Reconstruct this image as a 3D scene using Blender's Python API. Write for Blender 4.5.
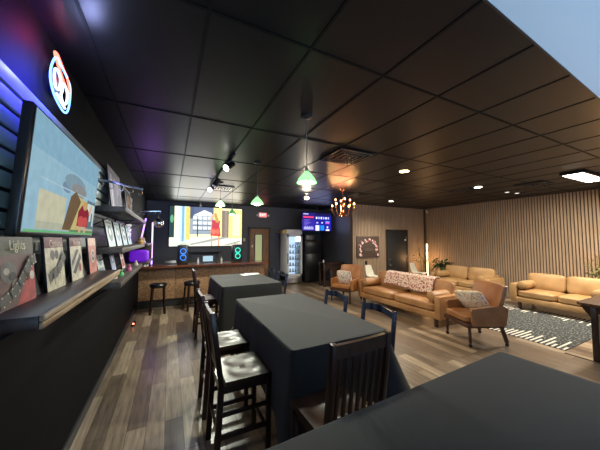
import bpy, bmesh, math, random
from mathutils import Vector, Matrix, noise
random.seed(7)
PI = math.pi
for o in list(bpy.data.objects):
    bpy.data.objects.remove(o)
S = bpy.context.scene
COL = S.collection

# ------------------------------------------------------------ camera, world, lights, exposure
EYE = 1.75
cam = bpy.data.cameras.new('camera')
cam.sensor_fit = 'HORIZONTAL'
cam.sensor_width = 36.0
cam.lens = 36.0 * 258.0 / 600.0
cam.clip_start = 0.02
co = bpy.data.objects.new('camera', cam)
COL.objects.link(co)
co.location = (0, 0, EYE)
co.rotation_euler = (math.radians(90 + 3.106), 0, math.radians(-26.709))
S.camera = co

W = bpy.data.worlds.new('world')
S.world = W
W.use_nodes = True
W.node_tree.nodes['Background'].inputs[0].default_value = (0.55, 0.68, 1.0, 1)
W.node_tree.nodes['Background'].inputs[1].default_value = 0.6

S.view_settings.view_transform = 'Standard'
S.view_settings.look = 'None'
S.view_settings.gamma = 1
S.view_settings.use_curve_mapping = False
S.view_settings.exposure = 0.45


def light(name, kind, loc, energy, color, size=0.1, size_y=None, target=None, spot=None, blend=0.6, parent=None, spread=None):
    l = bpy.data.lights.new(name, kind)
    l.energy = energy
    l.color = color
    if kind == 'AREA':
        l.size = size
        if size_y:
            l.shape = 'RECTANGLE'
            l.size_y = size_y
        if spread:
            l.spread = math.radians(spread)
    elif kind in ('POINT', 'SPOT'):
        l.shadow_soft_size = size
        if spot:
            l.spot_size = math.radians(spot)
            l.spot_blend = blend
    o = bpy.data.objects.new(name, l)
    COL.objects.link(o)
    o.location = loc
    if target is not None:
        d = Vector(target) - Vector(loc)
        o.rotation_euler = d.to_track_quat('-Z', 'Y').to_euler()
    if parent is not None:
        o.parent = parent
    return o


# daylight through the shop windows behind the camera
light('window_daylight', 'AREA', (3.2, -2.85, 1.4), 120, (0.38, 0.66, 1.0), 6.5, 2.0, target=(3.2, -0.9, 3.0), spread=95)


# ------------------------------------------------------------ materials
def lin(c):
    return tuple(((v / 255.0) / 12.92 if v / 255.0 <= 0.04045 else ((v / 255.0 + 0.055) / 1.055) ** 2.4) for v in c)


def mat(name, rgb, rough=0.5, metal=0.0, var=0.0, vscale=8.0, bump=0.0, bscale=60.0, emit=None, estr=1.0,
        coat=0.0, trans=0.0, stretch=(1, 1, 1), rgb2=None, spec=None, sheen=0.0):
    m = bpy.data.materials.new(name)
    m.use_nodes = True
    nt = m.node_tree
    b = nt.nodes['Principled BSDF']
    b.inputs['Base Color'].default_value = (*rgb, 1)
    b.inputs['Roughness'].default_value = rough
    b.inputs['Metallic'].default_value = metal
    if spec is not None:
        b.inputs['Specular IOR Level'].default_value = spec
    if coat:
        b.inputs['Coat Weight'].default_value = coat
        b.inputs['Coat Roughness'].default_value = 0.12
    if sheen:
        b.inputs['Sheen Weight'].default_value = sheen
    if trans:
        b.inputs['Transmission Weight'].default_value = trans
    if emit:
        b.inputs['Emission Color'].default_value = (*emit, 1)
        b.inputs['Emission Strength'].default_value = estr
    if var or bump or rgb2:
        tc = nt.nodes.new('ShaderNodeTexCoord')
        mp = nt.nodes.new('ShaderNodeMapping')
        mp.inputs['Scale'].default_value = stretch
        nt.links.new(tc.outputs['Object'], mp.inputs[0])
    if var or rgb2:
        n = nt.nodes.new('ShaderNodeTexNoise')
        n.inputs['Scale'].default_value = vscale
        n.inputs['Detail'].default_value = 5
        nt.links.new(mp.outputs[0], n.inputs['Vector'])
        r = nt.nodes.new('ShaderNodeValToRGB')
        c1 = rgb2 if rgb2 else tuple(max(0, v * (1 - var)) for v in rgb)
        c2 = rgb if rgb2 else tuple(v * (1 + var) for v in rgb)
        r.color_ramp.elements[0].position = 0.32
        r.color_ramp.elements[1].position = 0.68
        r.color_ramp.elements[0].color = (*c1, 1)
        r.color_ramp.elements[1].color = (*c2, 1)
        nt.links.new(n.outputs[0], r.inputs[0])
        nt.links.new(r.outputs[0], b.inputs['Base Color'])
    if bump:
        n2 = nt.nodes.new('ShaderNodeTexNoise')
        n2.inputs['Scale'].default_value = bscale
        n2.inputs['Detail'].default_value = 4
        nt.links.new(mp.outputs[0], n2.inputs['Vector'])
        bp = nt.nodes.new('ShaderNodeBump')
        bp.inputs['Strength'].default_value = bump
        bp.inputs['Distance'].default_value = 0.01
        nt.links.new(n2.outputs[0], bp.inputs['Height'])
        nt.links.new(bp.outputs[0], b.inputs['Normal'])
    return m


def emat(name, rgb, strength):
    m = bpy.data.materials.new(name)
    m.use_nodes = True
    nt = m.node_tree
    nt.nodes.remove(nt.nodes['Principled BSDF'])
    e = nt.nodes.new('ShaderNodeEmission')
    e.inputs[0].default_value = (*rgb, 1)
    e.inputs[1].default_value = strength
    nt.links.new(e.outputs[0], nt.nodes['Material Output'].inputs[0])
    return m


def floor_mat():
    m = bpy.data.materials.new('plank_floor')
    m.use_nodes = True
    nt = m.node_tree
    L = nt.links.new
    b = nt.nodes['Principled BSDF']
    b.inputs['Roughness'].default_value = 0.3
    tc = nt.nodes.new('ShaderNodeTexCoord')
    mp = nt.nodes.new('ShaderNodeMapping')
    mp.inputs['Rotation'].default_value = (0, 0, PI / 2)
    L(tc.outputs['Object'], mp.inputs[0])
    br = nt.nodes.new('ShaderNodeTexBrick')
    br.offset = 0.37
    br.inputs['Scale'].default_value = 1.0
    br.inputs['Brick Width'].default_value = 1.22
    br.inputs['Row Height'].default_value = 0.155
    br.inputs['Mortar Size'].default_value = 0.0018
    br.inputs['Mortar Smooth'].default_value = 0.2
    br.inputs['Bias'].default_value = 0.0
    br.inputs['Color1'].default_value = (0, 0, 0, 1)
    br.inputs['Color2'].default_value = (1, 1, 1, 1)
    br.inputs['Mortar'].default_value = (0, 0, 0, 1)
    L(mp.outputs[0], br.inputs['Vector'])
    r = nt.nodes.new('ShaderNodeValToRGB')
    e = r.color_ramp.elements
    e[0].position = 0.0
    e[0].color = (*lin((96, 82, 72)), 1)
    e[1].position = 1.0
    e[1].color = (*lin((196, 176, 152)), 1)
    k = e.new(0.35)
    k.color = (*lin((150, 132, 113)), 1)
    k = e.new(0.65)
    k.color = (*lin((128, 110, 94)), 1)
    L(br.outputs['Color'], r.inputs[0])
    mp2 = nt.nodes.new('ShaderNodeMapping')
    mp2.inputs['Scale'].default_value = (14, 1.1, 1)
    L(tc.outputs['Object'], mp2.inputs[0])
    n = nt.nodes.new('ShaderNodeTexNoise')
    n.inputs['Scale'].default_value = 2.2
    n.inputs['Detail'].default_value = 6
    n.inputs['Roughness'].default_value = 0.65
    L(mp2.outputs[0], n.inputs['Vector'])
    r2 = nt.nodes.new('ShaderNodeValToRGB')
    r2.color_ramp.elements[0].position = 0.3
    r2.color_ramp.elements[0].color = (0.45, 0.44, 0.44, 1)
    r2.color_ramp.elements[1].position = 0.72
    r2.color_ramp.elements[1].color = (1.15, 1.12, 1.08, 1)
    L(n.outputs[0], r2.inputs[0])
    mx = nt.nodes.new('ShaderNodeMix')
    mx.data_type = 'RGBA'
    mx.blend_type = 'MULTIPLY'
    mx.inputs[0].default_value = 1
    L(r.outputs[0], mx.inputs[6])
    L(r2.outputs[0], mx.inputs[7])
    mx2 = nt.nodes.new('ShaderNodeMix')
    mx2.data_type = 'RGBA'
    L(br.outputs['Fac'], mx2.inputs[0])
    L(mx.outputs[2], mx2.inputs[6])
    mx2.inputs[7].default_value = (0.03, 0.025, 0.02, 1)
    L(mx2.outputs[2], b.inputs['Base Color'])
    bp = nt.nodes.new('ShaderNodeBump')
    bp.inputs['Strength'].default_value = 0.25
    bp.inputs['Distance'].default_value = 0.004
    L(n.outputs[0], bp.inputs['Height'])
    L(bp.outputs[0], b.inputs['Normal'])
    return m


def rug_mat():
    # charcoal flecked field, cream dashes of uneven length running in from both ends (X)
    m = bpy.data.materials.new('rug_weave')
    m.use_nodes = True
    nt = m.node_tree
    L = nt.links.new
    b = nt.nodes['Principled BSDF']
    b.inputs['Roughness'].default_value = 0.95

    def mth(op, a, bb=None, clamp=False):
        n = nt.nodes.new('ShaderNodeMath')
        n.operation = op
        n.use_clamp = clamp
        for i, v in enumerate((a, bb)):
            if v is None:
                continue
            if isinstance(v, (int, float)):
                n.inputs[i].default_value = v
            else:
                L(v, n.inputs[i])
        return n.outputs[0]
    tc = nt.nodes.new('ShaderNodeTexCoord')
    sp = nt.nodes.new('ShaderNodeSeparateXYZ')
    L(tc.outputs['Object'], sp.inputs[0])
    x, y = sp.outputs[0], sp.outputs[1]
    row = mth('FLOOR', mth('MULTIPLY', y, 1 / 0.07))
    fr = mth('FRACT', mth('MULTIPLY', y, 1 / 0.07))
    stripe = mth('LESS_THAN', fr, 0.42)
    wn = nt.nodes.new('ShaderNodeTexWhiteNoise')
    wn.noise_dimensions = '1D'
    L(row, wn.inputs['W'])
    ln = mth('ADD', mth('MULTIPLY', wn.outputs[0], 0.45), 0.12)
    dist = mth('SUBTRACT', 1.22, mth('ABSOLUTE', x))
    ends = mth('LESS_THAN', dist, ln)
    f1 = mth('MULTIPLY', stripe, ends)
    n = nt.nodes.new('ShaderNodeTexNoise')
    n.inputs['Scale'].default_value = 1.0
    n.inputs['Detail'].default_value = 3
    mp = nt.nodes.new('ShaderNodeMapping')
    mp.inputs['Scale'].default_value = (14, 45, 1)
    L(tc.outputs['Object'], mp.inputs[0])
    L(mp.outputs[0], n.inputs['Vector'])
    fleck = mth('MULTIPLY', mth('GREATER_THAN', n.outputs[0], 0.57), 0.22)
    f = mth('MAXIMUM', f1, fleck)
    mx = nt.nodes.new('ShaderNodeMix')
    mx.data_type = 'RGBA'
    L(f, mx.inputs[0])
    mx.inputs[6].default_value = (*lin((52, 56, 58)), 1)
    mx.inputs[7].default_value = (*lin((226, 220, 205)), 1)
    L(mx.outputs[2], b.inputs['Base Color'])
    return m


def spot_pattern(name, base, spots, scale, thr, rough=0.9):
    m = bpy.data.materials.new(name)
    m.use_nodes = True
    nt = m.node_tree
    L = nt.links.new
    b = nt.nodes['Principled BSDF']
    b.inputs['Roughness'].default_value = rough
    tc = nt.nodes.new('ShaderNodeTexCoord')
    cur = None
    for i, c in enumerate(spots):
        n = nt.nodes.new('ShaderNodeTexNoise')
        n.inputs['Scale'].default_value = scale * (1 + 0.4 * i)
        n.inputs['Detail'].default_value = 1.5
        mp = nt.nodes.new('ShaderNodeMapping')
        mp.inputs['Location'].default_value = (i * 7.3, i * 3.1, i)
        L(tc.outputs['Object'], mp.inputs[0])
        L(mp.outputs[0], n.inputs['Vector'])
        g = nt.nodes.new('ShaderNodeMath')
        g.operation = 'GREATER_THAN'
        g.inputs[1].default_value = thr
        L(n.outputs[0], g.inputs[0])
        mx = nt.nodes.new('ShaderNodeMix')
        mx.data_type = 'RGBA'
        L(g.outputs[0], mx.inputs[0])
        if cur is None:
            mx.inputs[6].default_value = (*base, 1)
        else:
            L(cur, mx.inputs[6])
        mx.inputs[7].default_value = (*c, 1)
        cur = mx.outputs[2]
    L(cur, b.inputs['Base Color'])
    return m


M = {}
M['floor'] = floor_mat()
M['rug'] = rug_mat()
M['ceil'] = mat('black_ceiling_paint', (0.0048, 0.0048, 0.0062), rough=0.36, bump=0.07, bscale=45, spec=0.3)
M['ceilgrid'] = mat('black_grid_paint', (0.005, 0.005, 0.005), rough=0.5, spec=0.12)
M['ceilwhite'] = mat('white_ceiling_paint', (0.72, 0.74, 0.76), rough=0.8)
M['black'] = mat('black_wall_paint', lin((13, 13, 17)), rough=0.7, spec=0.1, var=0.1, vscale=3, bump=0.05, bscale=120)
M['blackblue'] = mat('dark_slate_wall_paint', lin((66, 69, 78)), rough=0.5, var=0.06, vscale=2)
M['slat'] = mat('oak_slat', lin((172, 150, 126)), rough=0.6, var=0.16, vscale=1.6, stretch=(14, 14, 0.9))
M['felt'] = mat('slat_felt_backing', lin((84, 68, 54)), rough=0.95)
M['slatwall'] = mat('grey_green_slatwall', lin((158, 172, 162)), rough=0.4, var=0.05)
M['shelf'] = mat('dark_stained_shelf', lin((72, 52, 42)), rough=0.4, rgb2=lin((38, 26, 22)), vscale=3, stretch=(8, 0.8, 8))
M['shelfgrey'] = mat('weathered_grey_shelf', lin((96, 84, 76)), rough=0.55, rgb2=lin((52, 44, 40)), vscale=3, stretch=(8, 0.8, 8))
M['wornedge'] = mat('worn_pale_edge', lin((200, 172, 136)), rough=0.4, rgb2=lin((130, 100, 72)), vscale=4, stretch=(20, 0.7, 20))
M['bar'] = mat('lacquered_bar_top', lin((128, 72, 42)), rough=0.16, rgb2=lin((84, 44, 26)), vscale=3, stretch=(0.6, 7, 3), coat=0.6)
M['barpanel'] = mat('osb_bar_front', lin((186, 144, 106)), rough=0.6, rgb2=lin((118, 86, 62)), vscale=22, stretch=(1, 1, 1.8))
M['cloth'] = mat('black_tablecloth_glare', lin((29, 29, 30)), rough=0.8, bump=0.12, bscale=300, sheen=0.15)  # lighter copy of the black cloth, glare put into its colour
M['clothdark'] = mat('black_tablecloth_no_glare', lin((14, 15, 18)), rough=0.8, spec=0.3, bump=0.12, bscale=300, sheen=0.15)  # darker copy of the same black cloth, without the painted glare
M['chair'] = mat('dark_walnut_chair', lin((58, 34, 26)), rough=0.3, rgb2=lin((32, 18, 14)), vscale=4, stretch=(3, 3, 0.6))
M['chairseat'] = mat('dark_walnut_seat', lin((70, 46, 35)), rough=0.33, rgb2=lin((40, 25, 19)), vscale=5, stretch=(5, 0.7, 3))
M['navychair'] = mat('blue_black_chair', lin((28, 34, 50)), rough=0.32, var=0.1)
M['navyseat'] = mat('black_vinyl_seat', lin((20, 21, 25)), rough=0.35)
M['leather'] = mat('tan_leather', lin((186, 138, 90)), rough=0.42, rgb2=lin((158, 110, 68)), vscale=3.5, bump=0.15, bscale=40)
M['leatherpale'] = mat('camel_leather', lin((180, 143, 97)), rough=0.45, rgb2=lin((154, 118, 76)), vscale=3.5, bump=0.15, bscale=40)
M['leatherbrown'] = mat('brown_leather', lin((164, 112, 68)), rough=0.33, rgb2=lin((130, 84, 48)), vscale=3.5, bump=0.12, bscale=40)
M['leathertan2'] = mat('light_brown_leather', lin((182, 122, 68)), rough=0.38, rgb2=lin((146, 90, 46)), vscale=3.5, bump=0.12, bscale=40)
M['legwood'] = mat('dark_furniture_wood', lin((70, 42, 28)), rough=0.35, var=0.2)
M['caster'] = mat('black_caster', (0.012, 0.012, 0.012), rough=0.3)
M['throw'] = spot_pattern('pink_white_throw', lin((232, 216, 204)), [lin((120, 36, 36)), lin((210, 140, 128))], 30, 0.57)
M['pillow1'] = spot_pattern('patterned_pillow_cream', lin((234, 220, 202)), [lin((206, 168, 120))], 26, 0.55)
M['pillow2'] = spot_pattern('patterned_pillow_orange', lin((228, 214, 200)), [lin((206, 140, 96)), lin((180, 170, 168))], 18, 0.57)
M['steel'] = mat('brushed_steel', (0.5, 0.5, 0.52), rough=0.3, metal=1)
M['chrome'] = mat('chrome', (0.8, 0.8, 0.85), rough=0.12, metal=1)
M['brass'] = mat('copper_brass', lin((206, 140, 96)), rough=0.22, metal=1)
M['blackplastic'] = mat('black_plastic', (0.012, 0.012, 0.014), rough=0.3)
M['louvermetal'] = mat('painted_louver', (0.03, 0.028, 0.027), rough=0.22, spec=0.6)
M['blackmetal'] = mat('black_metal', (0.018, 0.018, 0.02), rough=0.4, metal=0.4)
M['whiteplastic'] = mat('white_plastic', lin((226, 228, 222)), rough=0.35)
M['shellwhite'] = mat('white_shell', lin((222, 222, 208)), rough=0.35)
M['coolerwhite'] = mat('cooler_enamel', lin((214, 215, 218)), rough=0.35)
M['door'] = mat('charcoal_door', lin((44, 46, 48)), rough=0.45)
M['doorwood'] = mat('brown_plywood_door', lin((158, 118, 82)), rough=0.45, rgb2=lin((122, 86, 56)), vscale=2.5, stretch=(9, 9, 0.8))
M['trim'] = mat('dark_trim', (0.02, 0.02, 0.022), rough=0.45)
M['paper'] = mat('white_paper', lin((235, 232, 225)), rough=0.8)
M['darkwood'] = mat('espresso_wood', lin((52, 34, 28)), rough=0.3, rgb2=lin((34, 22, 18)), vscale=4, stretch=(1, 6, 2))
M['tabletopwood'] = mat('brown_pub_table_top', lin((104, 74, 54)), rough=0.25, rgb2=lin((70, 46, 34)), vscale=4, stretch=(1, 7, 2))
M['leaf'] = mat('leaf_green', lin((70, 104, 62)), rough=0.45, rgb2=lin((36, 62, 36)), vscale=6)
M['leafpale'] = mat('leaf_olive', lin((128, 128, 74)), rough=0.5, rgb2=lin((86, 92, 50)), vscale=6)
M['pot'] = mat('terracotta_pot', lin((150, 88, 56)), rough=0.6, var=0.15)
M['soil'] = mat('soil', lin((40, 30, 22)), rough=1)
M['ventdark'] = mat('vent_throat', (0.004, 0.004, 0.004), rough=0.9)
M['glass'] = mat('window_glass', (0.9, 0.95, 0.97), rough=0.02, trans=1.0)
M['doorglass'] = mat('frosted_door_glass', lin((150, 160, 120)), rough=0.2)
M['cord'] = mat('white_cord', lin((210, 210, 215)), rough=0.5)
M['yellow'] = mat('yellow_enamel', lin((230, 190, 50)), rough=0.4)


# ------------------------------------------------------------ mesh builder
class MB:
    def __init__(self):
        self.bm = bmesh.new()

    def _tag(self, vs, mi):
        fs = set()
        for v in vs:
            for f in v.link_faces:
                fs.add(f)
        for f in fs:
            f.material_index = mi
        return fs

    def box(self, c, s, rot=None, bev=0.0, mi=0, seg=2, smooth=True):
        r = bmesh.ops.create_cube(self.bm, size=1)
        vs = r['verts']
        R = Matrix.Identity(3)
        if rot is not None:
            if isinstance(rot, (int, float)):
                R = Matrix.Rotation(rot, 3, 'Z')
            elif isinstance(rot, Matrix):
                R = rot
            else:
                from mathutils import Euler
                R = Euler(rot).to_matrix()
        for v in vs:
            v.co = R @ Vector((v.co.x * s[0], v.co.y * s[1], v.co.z * s[2])) + Vector(c)
        self._tag(vs, mi)
        if bev:
            es = set(e for v in vs for e in v.link_edges)
            bmesh.ops.bevel(self.bm, geom=list(es), offset=min(bev, min(s) * 0.48), segments=seg, profile=0.5, affect='EDGES', clamp_overlap=True)
        return self

    def b2(self, p, q, bev=0.0, mi=0):
        c = [(a + b) / 2 for a, b in zip(p, q)]
        s = [abs(a - b) for a, b in zip(p, q)]
        return self.box(c, s, None, bev, mi)

    def beam(self, p0, p1, w, t, bev=0.004, mi=0, up=(0, 0, 1)):
        """rectangular bar from p0 to p1; w is across (perp. to up), t is along up-ish"""
        p0, p1 = Vector(p0), Vector(p1)
        d = p1 - p0
        z = d.normalized()
        u = Vector(up)
        x = u.cross(z)
        if x.length < 1e-4:
            x = Vector((1, 0, 0)).cross(z)
            if x.length < 1e-4:
                x = Vector((0, 1, 0))
        x.normalize()
        y = z.cross(x)
        R = Matrix((x, y, z)).transposed()
        return self.box((p0 + p1) / 2, (w, t, d.length), R, bev, mi)

    def cyl(self, p0, p1, r0, r1=None, seg=16, mi=0, cap=True):
        p0, p1 = Vector(p0), Vector(p1)
        d = p1 - p0
        if r1 is None:
            r1 = r0
        q = d.to_track_quat('Z', 'Y').to_matrix().to_4x4()
        mt = Matrix.Translation((p0 + p1) / 2) @ q
        r = bmesh.ops.create_cone(self.bm, cap_ends=cap, segments=seg, radius1=r0, radius2=r1, depth=d.length, matrix=mt)
        self._tag(r['verts'], mi)
        return self

    def sph(self, c, r, seg=16, mi=0, sc=(1, 1, 1)):
        mt = Matrix.Translation(c) @ Matrix.Diagonal((*sc, 1))
        q = bmesh.ops.create_uvsphere(self.bm, u_segments=seg, v_segments=max(6, seg // 2), radius=r, matrix=mt)
        self._tag(q['verts'], mi)
        return self

    def tube(self, pts, r, seg=8, mi=0, closed=False):
        pts = [Vector(p) for p in pts]
        n = len(pts)
        rings = []
        prev = None
        for i, p in enumerate(pts):
            if closed:
                d = pts[(i + 1) % n] - pts[i - 1]
            else:
                d = pts[min(i + 1, n - 1)] - pts[max(i - 1, 0)]
            d.normalize()
            if prev is None:
                x = Vector((0, 0, 1)).cross(d)
                if x.length < 1e-3:
                    x = Vector((1, 0, 0))
            else:
                x = prev - d * prev.dot(d)
            x.normalize()
            prev = x
            y = d.cross(x)
            rr = r[i] if isinstance(r, (list, tuple)) else r
            rings.append([self.bm.verts.new(p + (x * math.cos(a) + y * math.sin(a)) * rr) for a in [2 * PI * k / seg for k in range(seg)]])
        m = n if closed else n - 1
        for i in range(m):
            A, B = rings[i], rings[(i + 1) % n]
            for k in range(seg):
                f = self.bm.faces.new((A[k], A[(k + 1) % seg], B[(k + 1) % seg], B[k]))
                f.material_index = mi
        if not closed:
            for R_ in (rings[0], rings[-1]):
                try:
                    f = self.bm.faces.new(R_)
                    f.material_index = mi
                except Exception:
                    pass
        return self

    def lathe(self, prof, c=(0, 0, 0), seg=24, mi=0, axis=None):
        c = Vector(c)
        R = Matrix.Identity(3) if axis is None else Vector(axis).to_track_quat('Z', 'Y').to_matrix()
        rings = []
        for (r, z) in prof:
            rings.append([self.bm.verts.new(c + R @ Vector((max(r, 1e-4) * math.cos(2 * PI * k / seg), max(r, 1e-4) * math.sin(2 * PI * k / seg), z))) for k in range(seg)])
        for A, B in zip(rings[:-1], rings[1:]):
            for k in range(seg):
                f = self.bm.faces.new((A[k], A[(k + 1) % seg], B[(k + 1) % seg], B[k]))
                f.material_index = mi
        return self

    def prism(self, pts, vec, mi=0):
        vec = Vector(vec)
        a = [self.bm.verts.new(Vector(p)) for p in pts]
        b = [self.bm.verts.new(Vector(p) + vec) for p in pts]
        fs = [self.bm.faces.new(a), self.bm.faces.new(list(reversed(b)))]
        n = len(a)
        for i in range(n):
            fs.append(self.bm.faces.new((a[i], b[i], b[(i + 1) % n], a[(i + 1) % n])))
        for f in fs:
            f.material_index = mi
        return self

    def poly(self, pts, mi=0):
        f = self.bm.faces.new([self.bm.verts.new(Vector(p)) for p in pts])
        f.material_index = mi
        return self

    def cushion(self, c, s, rot=None, puff=0.25, n=10, e=4.0, mi=0, wob=0.004):
        """soft box: superellipsoid with a crown in the middle of the big faces"""
        pre = set(self.bm.verts)
        r = bmesh.ops.create_cube(self.bm, size=2)
        es = list(set(ed for v in r['verts'] for ed in v.link_edges))
        bmesh.ops.subdivide_edges(self.bm, edges=es, cuts=n, use_grid_fill=True)
        allv = [v for v in self.bm.verts if v not in pre]
        from mathutils import Euler
        R = Matrix.Identity(3)
        if rot is not None:
            R = Matrix.Rotation(rot, 3, 'Z') if isinstance(rot, (int, float)) else (rot if isinstance(rot, Matrix) else Euler(rot).to_matrix())
        thin = min(range(3), key=lambda i: s[i])
        for v in allv:
            p = v.co
            k = (abs(p.x) ** e + abs(p.y) ** e + abs(p.z) ** e) ** (1 / e)
            mxx = max(abs(p.x), abs(p.y), abs(p.z))
            q = p * (mxx / k)
            q = p.lerp(q, 1.0)
            oth = [i for i in range(3) if i != thin]
            crown = (1 - min(1, abs(q[oth[0]])) ** 2.2) * (1 - min(1, abs(q[oth[1]])) ** 2.2)
            q = q.copy()
            q[thin] *= (1 - puff) + puff * crown * 1.3
            w = Vector((q.x * s[0] / 2, q.y * s[1] / 2, q.z * s[2] / 2))
            w += Vector((1, 1, 1)) * wob * noise.noise(Vector((w.x * 9 + c[0], w.y * 9 + c[1], w.z * 9)))
            v.co = R @ w + Vector(c)
        self._tag(allv, mi)
        return self

    def build(self, name, mats, parent=None, loc=None, rotz=0, smooth=None):
        bmesh.ops.recalc_face_normals(self.bm, faces=self.bm.faces[:])
        me = bpy.data.meshes.new(name)
        self.bm.to_mesh(me)
        self.bm.free()
        if not isinstance(mats, (list, tuple)):
            mats = [mats]
        for m in mats:
            me.materials.append(M[m] if isinstance(m, str) else m)
        for p in me.polygons:
            p.use_smooth = True
        try:
            me.set_sharp_from_angle(angle=math.radians(smooth if smooth else 38))
        except Exception:
            pass
        o = bpy.data.objects.new(name, me)
        COL.objects.link(o)
        if parent is not None:
            o.parent = parent
        if loc is not None:
            o.location = loc
        o.rotation_euler = (0, 0, rotz)
        return o


def tag(o, label, cat, group=None, kind=None):
    o['label'] = label
    o['category'] = cat
    if group:
        o['group'] = group
    if kind:
        o['kind'] = kind
    return o


def thing(name, label, cat, loc=(0, 0, 0), rotz=0, group=None):
    o = bpy.data.objects.new(name, None)
    o.empty_display_size = 0.05
    COL.objects.link(o)
    o.location = loc
    o.rotation_euler = (0, 0, rotz)
    return tag(o, label, cat, group)


def struct(name, mb, mats, parent=None):
    o = mb.build(name, mats, parent)
    if parent is None:
        o['kind'] = 'structure'
    return o


def dup(root, loc, rotz, label, group=None):
    r = root.copy()
    COL.objects.link(r)
    r.location = loc
    r.rotation_euler = (0, 0, rotz)
    r['label'] = label
    if group:
        r['group'] = group

    def rec(a, b):
        for ch in list(a.children):
            c = ch.copy()
            COL.objects.link(c)
            c.parent = b
            rec(ch, c)
    rec(root, r)
    return r


def text_mesh(name, s, size, mt, parent, loc, rot, ext=0.0008, align='CENTER', sx=1.0):
    cu = bpy.data.curves.new(name, 'FONT')
    cu.body = s
    cu.size = size
    cu.extrude = ext
    cu.align_x = align
    cu.align_y = 'CENTER'
    t = bpy.data.objects.new(name, cu)
    COL.objects.link(t)
    bpy.context.view_layer.update()
    dg = bpy.context.evaluated_depsgraph_get()
    me = bpy.data.meshes.new_from_object(t.evaluated_get(dg))
    bpy.data.objects.remove(t)
    me.materials.clear()
    me.materials.append(M[mt] if isinstance(mt, str) else mt)
    o = bpy.data.objects.new(name, me)
    COL.objects.link(o)
    o.parent = parent
    o.location = loc
    o.rotation_euler = rot
    o.scale = (sx, 1, 1)
    return o


# ------------------------------------------------------------ setting
XL, XR, YB, YF, H = -0.72, 9.88, 9.85, -3.0, 3.04
YW, XA = 7.6, 5.98          # slatted end wall and the alcove's side
struct('floor', MB().b2((XL - .1, YF - .1, -.1), (XR + .1, YB + .1, 0)), 'floor')
struct('trim_1', MB().b2((5.44, -.5, 0), (5.48, 1.8, 0.006), 0.002), 'darkwood')

def ye(x):      # the black tiles stop along this slightly skewed line
    return .735 + .045 * (x - 1.49)


cb = MB().prism([(XL - .1, ye(XL - .1), H), (XR + .1, ye(XR + .1), H), (XR + .1, YB + .1, H), (XL - .1, YB + .1, H)], (0, 0, .1))
gx = [0.17 + 0.655 * k for k in range(-1, 15)]
gy = [1.47 + 1.41 * k for k in range(0, 6)]
for x in gx:
    if x < XR:
        cb.b2((x - .009, ye(x) + .01, H - .005), (x + .009, YB, H + .001), mi=1)
for i, y in enumerate(gy):
    cb.b2((XL, y - .009, H - .0055), (XR, y + .009, H + .001), mi=1)
struct('ceiling', cb, ['ceil', 'ceilgrid'])
struct('trim_2', MB().beam((XL, ye(XL), H - .001), (XR, ye(XR), H - .001), .012, .006, 0), 'trim')
struct('ceiling_front', MB().prism([(XL - .1, YF - .1, H), (XR + .1, YF - .1, H), (XR + .1, ye(XR + .1), H), (XL - .1, ye(XL - .1), H)], (0, 0, .1)), 'ceilwhite')

struct('wall_left', MB().b2((XL - .1, YF, 0), (XL, YB + .1, H)), 'black')
struct('wall_back', MB().b2((XL, YB, 0), (XA + .1, YB + .1, H)), 'blackblue')
struct('wall_alcove', MB().b2((XA, YW + .03, 0), (XA + .1, YB, H)), 'blackblue')


def slats(mb, a, b, fixed, axis, z0, z1, pitch=0.07, skip=None, inward=-1):
    n = int((b - a) / pitch)
    for i in range(n):
        p = a + (i + .5) * pitch
        zz0, zz1 = z0, z1
        if skip and skip[0] - .02 < p < skip[1] + .02:
            zz0 = skip[2]
        h = .022
        if axis == 'x':
            mb.b2((p - h, fixed, zz0), (p + h, fixed + inward * .02, zz1), mi=1)
        else:
            mb.b2((fixed, p - h, zz0), (fixed + inward * .02, p + h, zz1), mi=1)


m = MB()
m.b2((XA - .02, YW, 2.1), (XR + .1, YW + .1, H))
m.b2((XA - .02, YW, 0), (7.66, YW + .1, 2.1))
m.b2((8.78, YW, 0), (XR + .1, YW + .1, 2.1))
slats(m, XA, XR, YW, 'x', 0.0, H, skip=(7.63, 8.81, 2.13))
struct('wall_end', m, ['felt', 'slat'])
m = MB().b2((XR, YF, 0), (XR + .1, YW + .1, H))
slats(m, -1.0, YW - .03, XR, 'y', 0.0, H)
struct('wall_right', m, ['felt', 'slat'])
# window wall behind the camera
m = MB()
m.b2((XL, YF - .1, 0), (XR, YF, .35))
m.b2((XL, YF - .1, 2.75), (XR, YF, H))
for a, b in ((XL, -.3), (2.45, 2.6), (5.5, 5.7), (8.7, XR)):
    m.b2((a, YF - .1, .35), (b, YF, 2.75))
struct('wall_front', m, 'black')
for i, (a, b) in enumerate(((-.3, 2.45), (2.6, 5.5), (5.7, 8.7))):
    f = MB()
    for p, q in (((a, YF - .07, .35), (a + .05, YF - .02, 2.75)), ((b - .05, YF - .07, .35), (b, YF - .02, 2.75)),
                 ((a, YF - .07, .35), (b, YF - .02, .4)), ((a, YF - .07, 2.7), (b, YF - .02, 2.75))):
        f.b2(p, q)
    w = struct('window_%d' % (i + 1), f, 'trim')
    MB().b2((a + .05, YF - .05, .4), (b - .05, YF - .044, 2.7)).build('pane', 'glass', w)

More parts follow.
